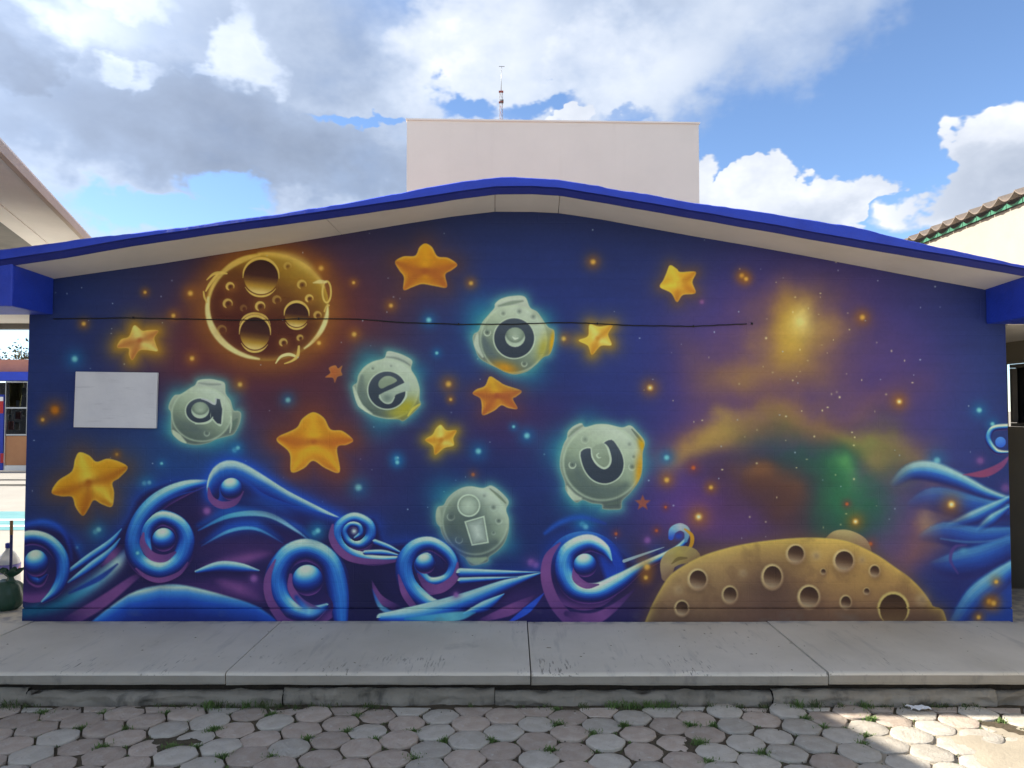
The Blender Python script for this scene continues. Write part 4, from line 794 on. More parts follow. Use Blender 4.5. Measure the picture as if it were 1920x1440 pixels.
_b = M_jug.node_tree.nodes['Principled BSDF']; _b.inputs['Base Color'].default_value = (.78, .78, .78, 1); _b.inputs['Roughness'].default_value = .35; _b.inputs['Transmission Weight'].default_value = .45
M_jlabel = material('violet label', (.20, .17, .42), .5, (.42, .14, .2), 9, 3, (.5, .6)); M_cap = material('blue cap', (.02, .03, .25), .4)
M_wood = material('wooden handle', (.24, .14, .06), .6, (.19, .105, .045), 14, 4, stretch=(1, 1, .1)); M_bluestick = material('navy tape', (.015, .018, .09), .45)
M_bristle = material('broom bristle', (.35, .30, .12), .9)
M_bark = material('bark', (.09, .07, .05), .95); M_leaf = material('dry leaf', (.09, .085, .03), .8, (.13, .09, .04), 9, 3)
M_weed = material('weed', (.085, .15, .035), .8, (.13, .19, .055), 40, 3, (.3, .7))
M_weed2 = material('dark weed', (.06, .10, .03), .85, (.10, .11, .045), 40, 3, (.3, .7))
M_mred = material('mast red', (.32, .05, .04), .6); M_mwhite = material('mast grey', (.30, .30, .31), .6)

# mural paint: an image filled by the painter above, in the wall's own metres
MURAL_GAIN = 1.1
def mural_material():
    a = paint_mural(); h, w = a.shape[:2]
    lin_ = np.where(a <= .04045, a/12.92, ((a+.055)/1.055)**2.4)
    lin_ = np.clip(lin_*MURAL_GAIN*np.array((.95, 1.04, .89)), 0.004, .86)
    im = bpy.data.images.new('mural_paint', w, h, float_buffer=True, alpha=False); im.colorspace_settings.name = 'Non-Color'
    px = np.ones((h, w, 4), np.float32); px[..., :3] = lin_[::-1]
    im.pixels.foreach_set(px.ravel()); im.update(); im.pack()
    m = bpy.data.materials.new('mural paint'); m.use_nodes = True; t = m.node_tree; n = t.nodes; L = t.links
    b = n['Principled BSDF']; b.inputs['Roughness'].default_value = .62; b.inputs['Specular IOR Level'].default_value = .28
    uv = n.new('ShaderNodeUVMap'); uv.uv_map = 'wall'; ti = n.new('ShaderNodeTexImage'); ti.image = im; ti.extension = 'EXTEND'; L.new(uv.outputs[0], ti.inputs[0])
    L.new(ti.outputs[0], b.inputs['Base Color'])
    tcn = n.new('ShaderNodeTexCoord'); nz = n.new('ShaderNodeTexNoise'); L.new(tcn.outputs['Object'], nz.inputs['Vector']); nz.inputs['Scale'].default_value = 55; nz.inputs['Detail'].default_value = 7
    mp = n.new('ShaderNodeMapping'); L.new(tcn.outputs['Object'], mp.inputs[0]); mp.inputs['Rotation'].default_value = (R(90), 0, 0)
    br = n.new('ShaderNodeTexBrick'); L.new(mp.outputs[0], br.inputs['Vector']); br.inputs['Scale'].default_value = 1; br.inputs['Brick Width'].default_value = .40; br.inputs['Row Height'].default_value = .145; br.inputs['Mortar Size'].default_value = .006; br.inputs['Mortar Smooth'].default_value = 1.
    b1 = n.new('ShaderNodeBump'); b1.inputs['Strength'].default_value = .28; b1.inputs['Distance'].default_value = .006; L.new(br.outputs['Fac'], b1.inputs['Height']); b1.invert = True
    b2 = n.new('ShaderNodeBump'); b2.inputs['Strength'].default_value = .38; b2.inputs['Distance'].default_value = .006; L.new(nz.outputs['Fac'], b2.inputs['Height']); L.new(b1.outputs[0], b2.inputs['Normal']); L.new(b2.outputs[0], b.inputs['Normal'])
    return m
M_mural = mural_material()

# ---------------------------------------------------------------- ground, yard, sidewalk
Z_COB = -.205; Y_EDGE = -1.115
def sheet(name, x0, x1, y0, y1, z, mat, nx=1, ny=1):
    V = [(x0+(x1-x0)*i/nx, y0+(y1-y0)*j/ny, z) for j in range(ny+1) for i in range(nx+1)]
    F = [(j*(nx+1)+i, j*(nx+1)+i+1, (j+1)*(nx+1)+i+1, (j+1)*(nx+1)+i) for j in range(ny) for i in range(nx)]
    return mesh(name, V, F, mat)
struct(sheet('ground', -900, 900, -900, 900, -.30, M_ground))
struct(sheet('courtyard_ground', -60, 60, -60, -3.2, -.212, M_cement))
_nx, _ny = 560, 130; V = []; F = [(j*(_nx+1)+i, j*(_nx+1)+i+1, (j+1)*(_nx+1)+i+1, (j+1)*(_nx+1)+i) for j in range(_ny) for i in range(_nx)]
for j in range(_ny+1):
    for i in range(_nx+1):
        x = -5+10*i/_nx; y = -3.2+2.2*j/_ny
        V.append((x, y, -.2175+.009*mnoise.fractal(Vector((x*2.2, y*2.2, .7)), .9, 2., 5)+.006*max(0., 1-abs(y+1.12)/.05)))
struct(mesh('paving_bed', V, F, M_soil, None, True))
yard = struct(box('yard', (-40, 1.06, -.29), (-3.75, 40, -.012), M_yard))
struct(sheet('painted_stripe', -30, -3.9, 4.35, 6.2, -.008, M_teal))
for (y0, y1) in ((4.62, 4.78), (5.2, 5.36)): struct(sheet('court_line', -12, -3.9, y0, y1, -.004, M_court))
walk = empty('sidewalk'); struct(walk)
joints = [-9.0, -7.2, -5.42, -3.62, -1.745, .115, 1.93, 3.77, 5.6, 7.4, 9.0]
for i in range(len(joints)-1):
    x0, x1 = joints[i]+.004, joints[i+1]-.004; bm = bmesh.new(); n = 24
    r = random.Random(50+i); dz = r.uniform(-.004, .004); dy = r.uniform(-.006, .006)
    # cross-section with worn nose, front edge uneven
    rows = []
    for k in range(n+1):
        x = x0+(x1-x0)*k/n; w = mnoise.noise(Vector((x*3.1, i*7.7, 0)))*.006+mnoise.noise(Vector((x*11, i*3.3, 5)))*.003
        chip = max(0, mnoise.noise(Vector((x*6, 40+i, 2)))-.35)*.05
        e = .02 if k in (0, n) else 0
        yf = Y_EDGE+dy+w
        back = 1.05 if abs((x0+x1)/2) > 3.7 else .02
        prof = [(back, -.074), (yf+.004, -.074-w), (yf, -.060), (yf-.001, -.018), (yf+.006+chip, -.005-chip*.5), (yf+.022+chip, 0), (yf+.08, 0), (back, 0)]
        rows.append([bm.verts.new((x, y, z+dz)) for y, z in prof])
    for k in range(n):
        for j in range(len(rows[0])-1):
            f = bm.faces.new((rows[k][j], rows[k+1][j], rows[k+1][j+1], rows[k][j+1])); f.material_index = 1 if j in (0, 1, 2) else 0
    bm.faces.new(rows[0][::-1]); bm.faces.new(rows[-1])
    from_bm('slab', bm, [M_slab, M_slabface], walk)
M_gap_shade_earth = material('gap shade earth', (.045, .036, .026), 1., (.025, .02, .015), 18, 6, (.3, .7), 1., 50)  # earth colour darkened to paint shade into the gap under the slabs
base = box('slab_bed', (-9, -1.015, -.28), (9, 1.05, -.082), M_gap_shade_earth, walk)
# old footing below the slabs, in broken lengths
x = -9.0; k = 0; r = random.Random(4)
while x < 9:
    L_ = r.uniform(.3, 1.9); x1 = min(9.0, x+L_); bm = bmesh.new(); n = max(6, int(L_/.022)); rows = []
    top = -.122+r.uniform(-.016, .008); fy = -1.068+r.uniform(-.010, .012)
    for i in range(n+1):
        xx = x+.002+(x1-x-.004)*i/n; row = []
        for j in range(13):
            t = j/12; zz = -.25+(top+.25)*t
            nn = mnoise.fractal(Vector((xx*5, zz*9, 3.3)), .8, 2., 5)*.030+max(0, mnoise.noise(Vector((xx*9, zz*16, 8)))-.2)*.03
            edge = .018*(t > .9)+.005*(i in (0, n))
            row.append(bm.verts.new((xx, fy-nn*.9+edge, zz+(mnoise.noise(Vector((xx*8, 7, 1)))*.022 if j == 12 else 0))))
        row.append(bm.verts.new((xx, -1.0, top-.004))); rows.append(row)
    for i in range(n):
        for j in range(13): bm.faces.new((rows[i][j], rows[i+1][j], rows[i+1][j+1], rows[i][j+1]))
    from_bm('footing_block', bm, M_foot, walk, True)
    x = x1; k += 1

# hexagonal pavers
pav = empty('paved_court'); struct(pav)
def paver_mesh(seed, mat):
    r = random.Random(seed); bm = bmesh.new(); R0 = .124; rings = []
    ang = [R(60*i)+r.uniform(-.02, .02) for i in range(6)]; rad = [R0-.0005+r.uniform(-.006, .002) for _ in range(6)]
    out = []
    for i in range(6):                                   # chipped corners: two points per corner
        a, b = ang[i], ang[(i+1) % 6]; p = Vector((math.cos(a)*rad[i], math.sin(a)*rad[i])); q = Vector((math.cos(b)*rad[(i+1) % 6], math.sin(b)*rad[(i+1) % 6]))
        c = r.uniform(.10, .30); out += [p.lerp(q, c), p.lerp(q, .5)*(1+r.uniform(-.012, .006)), p.lerp(q, 1-c)]
    for (s, z) in ((1., -.045), (1., -.005), (.992, -.0015), (.975, -.0003), (.55, .0005)):
        rings.append([bm.verts.new((p.x*s, p.y*s, z+(r.uniform(-.0012, .0012) if s < 1 else 0))) for p in out])
    for a, b in zip(rings, rings[1:]):
        for i in range(len(out)): bm.faces.new((a[i], a[(i+1) % len(out)], b[(i+1) % len(out)], b[i]))
    c = bm.verts.new((0, 0, r.uniform(-.001, .0015)))
    for i in range(len(out)): bm.faces.new((rings[-1][i], rings[-1][(i+1) % len(out)], c))
    me = bpy.data.meshes.new('paver'); bmesh.ops.recalc_face_normals(bm, faces=bm.faces); bm.to_mesh(me); bm.free(); me.materials.append(mat)
    me.polygons.foreach_set('use_smooth', [True]*len(me.polygons)); return me
PA = [paver_mesh(i, M_paver_a) for i in range(9)]; PB = [paver_mesh(20+i, M_paver_b) for i in range(9)]
cells = []; R0 = .126; rotp = R(-1.2); r = random.Random(8)
for ci in range(-40, 41):
    for ri in range(-14, 14):
        x = ci*R0*1.5; y = -1.9+ri*R0*math.sqrt(3)+(R0*math.sqrt(3)/2 if ci % 2 else 0)
        X_ = x*math.cos(rotp)-y*math.sin(rotp)-.02; Y_ = x*math.sin(rotp)+y*math.cos(rotp)
        if -3.2 < Y_ < -1.118-.045 and abs(X_) < 6: cells.append((X_, Y_))
def seen(c):
    px, py = proj(c[0], c[1], Z_COB); return -60 < px < 1980 and py < 1490
cells.sort(key=lambda c: (not seen(c), (c[1]-CAM_Y)))
corners = []; rest_v, rest_f = [], []
for i, (X_, Y_) in enumerate(cells):
    rose = r.random() < (.62 if X_ < 1.0 else .3); me = r.choice(PA if rose else PB); rz = rotp+R(60*r.randrange(6))+r.uniform(-.06, .06); tilt = (r.gauss(0, .013), r.gauss(0, .013)); z = Z_COB+r.gauss(0, .0035)
    for q in range(6): corners.append((X_+R0*math.cos(rotp+R(60*q)), Y_+R0*math.sin(rotp+R(60*q))))
    if i < 300:
        o = bpy.data.objects.new('paver', me); link(o, pav); o.location = (X_+r.uniform(-.005, .005), Y_+r.uniform(-.005, .005), z); o.rotation_euler = (*tilt, rz); sc = r.uniform(.955, 1.015); o.scale = (sc, sc*r.uniform(.97, 1.02), 1)
    else:
        Mx = Matrix.Translation((X_, Y_, z)) @ Matrix.Rotation(rz, 4, 'Z'); o0 = len(rest_v)
        rest_v += [tuple(Mx @ v.co) for v in me.vertices]; rest_f += [tuple(o0+q for q in p.vertices) for p in me.polygons]
if rest_f: tag(mesh('outer_pavers', rest_v, rest_f, M_paver_b, pav, True), kind='stuff')
# pavers cut along the footing line
YC = -1.118
for ci in range(-32, 33):
    for ri in range(-14, 14):
        x = ci*R0*1.5; y = -1.9+ri*R0*math.sqrt(3)+(R0*math.sqrt(3)/2 if ci % 2 else 0)
        X_ = x*math.cos(rotp)-y*math.sin(rotp)-.02; Y_ = x*math.sin(rotp)+y*math.cos(rotp)
        if not (YC-.045 <= Y_ < YC+.085) or abs(X_) > 5.5 or (X_, Y_) in cells: continue
        rr = random.Random(ci*31+ri); P = [(X_+(R0-.006+rr.uniform(-.004, .002))*math.cos(rotp+R(60*q)), Y_+(R0-.006)*math.sin(rotp+R(60*q))) for q in range(6)]; Q = []
        for q in range(6):
            p0, p1 = P[q], P[(q+1) % 6]; lim = YC+rr.uniform(-.008, .002)
            if p0[1] <= lim: Q.append(p0)
            if (p0[1] <= lim) != (p1[1] <= lim): t = (lim-p0[1])/(p1[1]-p0[1]); Q.append((p0[0]+(p1[0]-p0[0])*t, lim))
        if len(Q) < 3 or max(q[1] for q in Q)-min(q[1] for q in Q) < .03: continue
        z = Z_COB+rr.gauss(0, .003); bm = bmesh.new(); f = bm.faces.new([bm.verts.new((q[0], q[1], -.25)) for q in Q])
        g_ = bmesh.ops.extrude_face_region(bm, geom=[f]); top_v = [v for v in g_['geom'] if isinstance(v, bmesh.types.BMVert)]
        for v in top_v: v.co.z = z
        bmesh.ops.bevel(bm, geom=[e_ for e_ in bm.edges if all(abs(v.co.z-z) < 1e-6 for v in e_.verts)], offset=.003, segments=1, affect='EDGES')
        from_bm('cut_paver', bm, rr.choice([M_paver_a, M_paver_b]), pav)
# thin cement wash spread over the pavers at the right
V, F = [], []; nx, ny = 60, 44; x0, x1, y0, y1 = 1.75, 4.6, -3.1, -1.32
for j in range(ny+1):
    for i in range(nx+1):
        x = x0+(x1-x0)*i/nx; y = y0+(y1-y0)*j/ny
        d = min((x-(2.30+(y+1.62)*-.42))*1.0, (-1.50+.05*(x-2.6)-y)*1.0)+mnoise.fractal(Vector((x*2.6, y*3.2, 9)), 1., 2., 5)*.16
        V.append((x, y, Z_COB-.0105+.0185*max(0., min(1., d/.16))+mnoise.noise(Vector((x*7, y*7, 1)))*.0014))
for j in range(ny):
    for i in range(nx): F.append((j*(nx+1)+i, j*(nx+1)+i+1, (j+1)*(nx+1)+i+1, (j+1)*(nx+1)+i))
struct(mesh('cement_patch', V, F, M_cement, None, True))

# ---------------------------------------------------------------- mural classroom
Y_F = -.47                                               # fascia plane, 0.47 m in front of the wall
hall = thing('classroom', 'classroom with a painted space mural on its gable wall under a royal blue roof edge', 'building')
wall_line = [(101, 523), (200, 509), (300, 495), (400, 479), (500, 463), (640, 440), (760, 420), (850, 406), (928, 397), (1000, 397.5), (1050, 400), (1130, 412), (1200, 425), (1300, 443), (1400, 460), (1500, 478), (1600, 497), (1720, 520), (1846, 543)]
lip_line = [(20, 498.5), (120, 484), (250, 461), (400, 439), (620, 409), (760, 389), (850, 375), (928, 364), (1000, 363.5), (1050, 367), (1130, 380), (1200, 392), (1300, 410), (1400, 427), (1500, 445), (1600, 463), (1760, 490), (1930, 519)]
top_line = [(-60, 476), (55, 461), (150, 448), (300, 431), (400, 418), (500, 404), (600, 389), (700, 371), (800, 351), (880, 338), (960, 331), (1040, 336), (1120, 347), (1200, 362), (1300, 380), (1400, 393), (1500, 408), (1600, 426), (1700, 449), (1800, 472), (1990, 512)]
def line_at(ln, y):
    P = [at(px, py, y) for px, py in ln]; xs = [p[0] for p in P]; zs = [p[2] for p in P]
    return lambda x: float(np.interp(x, xs, zs)) if xs[0] <= x <= xs[-1] else (zs[0]+(x-xs[0])*(zs[1]-zs[0])/(xs[1]-xs[0]) if x < xs[0] else zs[-1]+(x-xs[-1])*(zs[-1]-zs[-2])/(xs[-1]-xs[-2]))
zw, zl, zt = line_at(wall_line, 0.), line_at(lip_line, Y_F), line_at(top_line, Y_F-.03)
XL, XR = at(49, 860, 0)[0], at(1891, 860, 0)[0]
# painted face: wall sheet, groove, plinth
gz = at(960, 1140, 0)[2]
prof = [(0, gz+.006), (.012, gz+.004), (.012, gz-.004), (-.006, gz-.006), (-.006, -.02)]
NX = 180; V, F = [], []
for i in range(NX+1):
    x = XL+(XR-XL)*i/NX; zu = zw(x)+.03
    col = [(x, 0, zu-(zu-prof[0][1])*j/40) for j in range(40)]+[(x, y, z) for y, z in prof]
    V += col
H_ = len(V)//(NX+1)
for i in range(NX):
    for j in range(H_-1): F.append((i*H_+j, i*H_+j+1, (i+1)*H_+j+1, (i+1)*H_+j))
mur = mesh('mural', V, F, M_mural, hall)
mur['label'] = 'airbrushed night-sky mural of stars, moon, letter planets, waves and an asteroid'
uvl = mur.data.uv_layers.new(name='wall')
vid = np.zeros(len(mur.data.loops), np.int32); mur.data.loops.foreach_get('vertex_index', vid)
VA = np.array(V); uvs = np.stack([(VA[vid, 0]-MX0)/(MX1-MX0), (VA[vid, 2]-MZ0)/(MZ1-MZ0)], 1).astype(np.float32); uvl.data.foreach_set('uv', uvs.ravel())
# body of the building behind the face
Y_B = 9.0; bm = bmesh.new(); xs = [XL+.002+(XR-XL-.004)*i/30 for i in range(31)]
fr = [bm.verts.new((x, .014, zw(x)+.02)) for x in xs]; bk = [bm.verts.new((x, Y_B, zw(x)+.02)) for x in xs]
fb = [bm.verts.new((x, .014, -.02)) for x in xs]; bb = [bm.verts.new((x, Y_B, -.02)) for x in xs]
for i in range(30):
    bm.faces.new((fr[i], fr[i+1], fb[i+1], fb[i])); bm.faces.new((bk[i], bb[i], bb[i+1], bk[i+1])); bm.faces.new((fr[i], bk[i], bk[i+1], fr[i+1]))
bm.faces.new((fr[0], fb[0], bb[0], bk[0])); bm.faces.new((fr[-1], bk[-1], bb[-1], fb[-1]))
from_bm('wall', bm, M_white, hall)
# roof slab with hand-painted uneven edge
roof_x0, roof_x1 = -3.98, 4.08
bm = bmesh.new(); N = 260; rows = []
for i in range(N+1):
    x = roof_x0+(roof_x1-roof_x0)*i/N
    bum = mnoise.fractal(Vector((x*2.3, 4, 0)), 1., 2., 4)*.010+mnoise.noise(Vector((x*17, 9, 0)))*.0028
    lo = mnoise.noise(Vector((x*4, 2, 7)))*.003
    zb, zu = zl(x)+lo, zt(x)+bum; hh = zu-zb; g = mnoise.noise(Vector((x*3.5, 1, 3)))*.006
    rows.append([bm.verts.new(p) for p in ((x, Y_F+.10, zb+.045), (x, Y_F+.012, zb+.001), (x, Y_F, zb), (x, Y_F-.030+g*.2, zb+.036), (x, Y_F-.046+g*.5, zb+.044), (x, Y_F-.046+g*.6, zb+hh*.6), (x, Y_F-.042+g*.6, zu-.010), (x, Y_F-.024, zu), (x, Y_F+.12, zu+.012), (x, Y_B+.4, zu+.03))])
for i in range(N):
    for j in range(9):
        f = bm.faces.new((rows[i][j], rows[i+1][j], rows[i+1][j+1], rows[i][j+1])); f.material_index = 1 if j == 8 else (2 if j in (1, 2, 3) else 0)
roof = from_bm('roof', bm, [M_blue, M_roofc, M_lip_shade], hall, False)
# soffit boards under the overhang
cuts_w = [101, 640, 928, 1047, 1846]; cuts_l = [22, 610, 928, 1050, 1928]
xw = [at(p, 500, 0)[0] for p in cuts_w]; xl = [at(p, 480, Y_F)[0] for p in cuts_l]
for i in range(4):
    bm = bmesh.new(); n = 40; a, b = [], []
    for k in range(n+1):
        t = k/n; e = .0022
        x_w = xw[i]+e+(xw[i+1]-xw[i]-2*e)*t; x_l = xl[i]+e+(xl[i+1]-xl[i]-2*e)*t
        a.append((bm.verts.new((x_w, -.002, zw(x_w))), bm.verts.new((x_w, -.002, zw(x_w)+.02)))); b.append((bm.verts.new((x_l, Y_F+.008, zl(x_l)+.003)), bm.verts.new((x_l, Y_F+.008, zl(x_l)+.024))))
    for k in range(n):
        bm.faces.new((a[k][0], a[k+1][0], b[k+1][0], b[k][0])); bm.faces.new((a[k][1], b[k][1], b[k+1][1], a[k+1][1])); bm.faces.new((b[k][0], b[k+1][0], b[k+1][1], b[k][1])); bm.faces.new((a[k][0], a[k][1], a[k+1][1], a[k+1][0]))
    for k in (0, n): bm.faces.new((a[k][0], b[k][0], b[k][1], a[k][1]))
    from_bm('soffit_board', bm, M_white, roof)
# blue tie beams left and right, with the covered passage slabs they carry
zb_l = at(45, 584, -.2)[2]; x_bl = at(101, 560, 0)[0]
box('tie_beam', (-9.5, Y_F-.008, zb_l), (x_bl, -.003, zl(x_bl)+.03), M_blue, hall, .012)
box('passage_slab', (-9.5, .001, zb_l+.015), (XL-.012, .70, zl(x_bl)+.01), M_white, hall, .006)
box('passage_edge', (-9.5, .704, zb_l-.03), (XL-.012, .80, zl(x_bl)-.02), M_grey, hall)
zb_r = at(1850, 608, 0)[2]; x_br = at(1847, 560, 0)[0]
box('tie_beam', (x_br, Y_F-.008, zb_r), (9.5, -.003, zl(x_br)+.02), M_blue, hall, .012)
box('passage_slab', (XR+.012, .001, zb_r-.005), (9.5, 3.4, zl(x_br)), M_white, hall, .006)

# white rendered block behind the ridge
Y_K = 4.6; a, b = at(763, 223, Y_K), at(1310, 230, Y_K)
blk = thing('rooftop_block', 'tall plain white rendered block rising behind the blue roof edge', 'building')
V = [(a[0], Y_K, 0), (b[0], Y_K, 0), (b[0], Y_K+3.2, 0), (a[0], Y_K+3.2, 0), (a[0], Y_K, a[2]-.02), (b[0], Y_K, b[2]-.02), (b[0], Y_K+3.2, b[2]-.02), (a[0], Y_K+3.2, a[2]-.02)]
mesh('wall', V, [(0, 1, 5, 4), (1, 2, 6, 5), (2, 3, 7, 6), (3, 0, 4, 7), (4, 5, 6, 7)], M_block, blk)
V = [(p[0]+sx*.015, p[1]+sy*.015, p[2]+dz) for dz in (-.018, .004) for (p, sx, sy) in (((a[0], Y_K, a[2]), -1, -1), ((b[0], Y_K, b[2]), 1, -1), ((b[0], Y_K+3.2, b[2]), 1, 1), ((a[0], Y_K+3.2, a[2]), -1, 1))]
mesh('coping', V, [(0, 1, 5, 4), (1, 2, 6, 5), (2, 3, 7, 6), (3, 0, 4, 7), (4, 5, 6, 7), (3, 2, 1, 0)], M_white, blk)

# cable and plaque on the mural wall
cp = [(100, 598), (180, 597), (250, 596), (330, 598), (430, 600), (500, 600), (560, 598), (660, 598), (720, 602), (760, 605), (860, 608), (960, 608), (1010, 606), (1070, 604.5), (1120, 607), (1180, 610), (1240, 611), (1300, 612), (1360, 609), (1410, 607)]
cpts = [at(px, py, -.006) for px, py in cp]; cs = []
for p, q in zip(cpts, cpts[1:]):
    for k in range(5): cs.append(Vector(p).lerp(Vector(q), k/5)+Vector((0, 0, rnd.uniform(-.0015, .0015))))
tag(tube_mesh('cable', cs, .0042, M_cable, None, 6), 'thin black cable strung straight across the upper mural wall', 'cable')
cab = bpy.data.objects['cable']
for k in (2, 6, 10, 14, 17, 19):
    p = Vector(at(*cp[k], -.006)); box('clip', (p.x-.006, -.013, p.z-.007), (p.x+.006, -.0005, p.z+.009), M_cable, cab, .002)
q4 = [at(145, 697, 0), at(298, 699, 0), at(295, 803, 0), at(141, 801, 0)]
bm = bmesh.new(); fv = [bm.verts.new((p[0], -.024, p[2])) for p in q4]; bv = [bm.verts.new((p[0], -.001, p[2])) for p in q4]
bm.faces.new(fv); bm.faces.new(bv[::-1])
for i in range(4): bm.faces.new((fv[i], bv[i], bv[(i+1) % 4], fv[(i+1) % 4]))
bmesh.ops.bevel(bm, geom=list(bm.edges), offset=.002, segments=1, affect='EDGES')
tag(from_bm('plaque', bm, M_plaque), 'blank white stone plaque fixed to the mural wall', 'plaque')

# ---------------------------------------------------------------- right neighbour: cream wall, corrugated eave with green fillers
nb = thing('side_building', 'cream side building with brown corrugated roof and green painted eave', 'building')
XW = 4.80; e1 = at(1920, 372, 0); 
def side_at(px, py):                                       # point on the plane x = XW
    a_ = (px-960)/F_PX; b_ = (720-py)/F_PX; d = Vector((a_, math.cos(PITCH)-b_*math.sin(PITCH), math.sin(PITCH)+b_*math.cos(PITCH))); t = XW/d.x
    return (XW, CAM_Y+d.y*t, CAM_Z+d.z*t)
z_eave = (side_at(1915, 383)[2]+side_at(1760, 446)[2])/2
wy0, wy1, wz0, wz1 = -.9, side_at(1889, 700)[1], side_at(1905, 800)[2], side_at(1905, 682)[2]
V = [(XW, -3, -.2), (XW, wy0, -.2), (XW, wy1, -.2), (XW, 12, -.2), (XW, -3, wz0), (XW, wy0, wz0), (XW, wy1, wz0), (XW, 12, wz0), (XW, -3, wz1), (XW, wy0, wz1), (XW, wy1, wz1), (XW, 12, wz1), (XW, -3, z_eave), (XW, wy0, z_eave), (XW, wy1, z_eave), (XW, 12, z_eave), (11, -3, -.2), (11, 12, -.2), (11, -3, z_eave), (11, 12, z_eave)]
F = [(4*j+i, 4*j+i+1, 4*(j+1)+i+1, 4*(j+1)+i) for j in range(3) for i in range(3) if not (i == 1 and j == 1)]+[(0, 4, 8, 12, 18, 16), (3, 17, 19, 15, 11, 7)]
mesh('wall', V, F, M_cream, nb)
win = box('window', (XW+.08, wy0+.002, wz0+.002), (XW+.10, wy1-.002, wz1-.002), M_pane, nb)
for (s0, s1) in (((wy0, wz0), (wy1, wz0+.035)), ((wy0, wz1-.035), (wy1, wz1)), ((wy1-.035, wz0+.037), (wy1, wz1-.037))): box('frame', (XW+.02, s0[0]+.001, s0[1]+.001), (XW+.07, s1[0]-.001, s1[1]-.001), M_grey, win)
for zz in (2.34, 2.42): tag(tube_mesh('wall_wire', [(XW-.01, 4, zz+.02), (XW-.015, 2, zz), (XW-.01, .5, zz+.015), (XW-.01, -.8, zz+.01)], .004, M_cable, nb, 5))
per = .232; ny = 34; Y0e = -1.6; V, F = [], []; K = 12
prof = [(k/K, (1-abs(math.sin(math.pi*k/K)))**1.0) for k in range(K)]
ys = [(Y0e+per*(i+t), h) for i in range(ny) for t, h in prof]
for (xx, dz) in ((XW-.11, 0), (XW+1.5, .50), (XW+3.1, 1.0)):
    for th in (0, -.012): V += [(xx, y, z_eave+.055+h*.062+dz+th) for y, h in ys]
n = len(ys)
for s_ in (0, 1):
    for i in range(n-1):
        a0 = s_*2*n+i; F.append((a0, a0+1, a0+2*n+1, a0+2*n)); F.append((a0+n, a0+3*n, a0+3*n+1, a0+n+1))
for i in range(n-1): F.append((i, i+n, i+n+1, i+1))
mesh('roof_sheet', V, F, M_tile, nb, False)
V, F = [], []
for i in range(ny):                                        # green mortar fillers under each wave
    for t in range(9):
        u = t/8; V += [(XW-.035, Y0e+per*(i+.02+.96*u), z_eave+.001), (XW-.035-.012*math.sin(math.pi*u), Y0e+per*(i+.02+.96*u), z_eave+.010+.038*(1-math.sin(math.pi*u))+.004)]
    b0 = i*18
    for t in range(8): F.append((b0+2*t, b0+2*t+2, b0+2*t+3, b0+2*t+1))
mesh('eave_filler', V, F, M_green, nb)

# ---------------------------------------------------------------- left neighbour: deep flat eave running towards the viewer
ln = thing('left_building', 'white building at the left with a deep boarded eave over the passage', 'building')
ZE = 3.32; E0, E1 = Vector(atz(158, 446, ZE)), Vector(atz(0, 282, ZE)); ed = (E1-E0).normalized(); ip = Vector((ed.y, -ed.x, 0))
if ip.x > 0: ip = -ip                                       # inward (to the left)
LEN = 4.75; S0 = E0-ed*1.3
def eb(name, s0, s1, i0, i1, z0, z1, mat, parent=ln, bev=0.):
    bm = bmesh.new(); M = Matrix(((ed.x, ip.x, 0, S0.x), (ed.y, ip.y, 0, S0.y), (0, 0, 1, 0), (0, 0, 0, 1)))
    bm_box(bm, (s0, i0, z0), (s1, i1, z1), bev, M); return from_bm(name, bm, mat, parent)
rf = eb('roof', 0, LEN, .03, 5.0, ZE+.065, ZE+.12, M_white)
eb('fascia', 0, LEN, .0, .045, ZE-.004, ZE+.075, M_beige, rf, .006)
eb('soffit_board', 0, LEN, .05, .415, ZE+.012, ZE+.062, M_white, rf)
eb('soffit_board', 0, LEN, .42, .60, ZE+.006, ZE+.062, M_white, rf)
eb('soffit_panel', 0, LEN, .604, 1.2, ZE+.03, ZE+.062, M_grey, rf)
eb('wall_plate', 0, LEN, 1.2, 1.35, ZE-.30, ZE+.062, M_grey)
eb('wall', 1.9, LEN, 1.36, 5.0, -.2, ZE+.06, M_white)

# ---------------------------------------------------------------- far classroom seen past the left corner
Y_C = 13.4; S = F_PX/(Y_C-CAM_Y)
fc = thing('far_classroom', 'far classroom with salmon parapet, blue fascia and decorated windows', 'building')
g = lambda px, py: at(px, py, Y_C)
def fbox(name, px0, py0, px1, py1, y0, y1, mat, parent=fc):
    p, q = g(px0, py1), g(px1, py0); return box(name, (p[0], Y_C+y0, p[2]), (q[0], Y_C+y1, q[2]), mat, parent)
fbox('parapet', -420, 674, 190, 697, .0, .3, M_orange); fbox('fascia', -420, 698, 190, 714, -.25, .3, M_blue)
fbox('back_wall', -420, 715, 190, 884, .9, 1.0, M_dark)
fbox('dado', 11, 818, 190, 872, .0, .08, M_panel); fbox('plinth', 9, 873, 190, 884, -.02, .1, M_court)
for (x0, x1) in ((8, 11), (49, 52), (92, 95), (135, 138)): fbox('frame', x0, 715, x1, 884 if x0 == 8 else 817, -.01, .05, M_alu)
for y0 in (715, 763.5, 814): fbox('frame', 11.2, y0, 134, y0+2.6, -.008, .045, M_alu)
for k in range(3):
    for (y0, y1) in ((717.8, 763.2), (766.3, 813.8)): fbox('pane', 11.3+43*k, y0, 48.6+43*k, y1, .015, .025, M_glass)
bm = bmesh.new(); rows = []
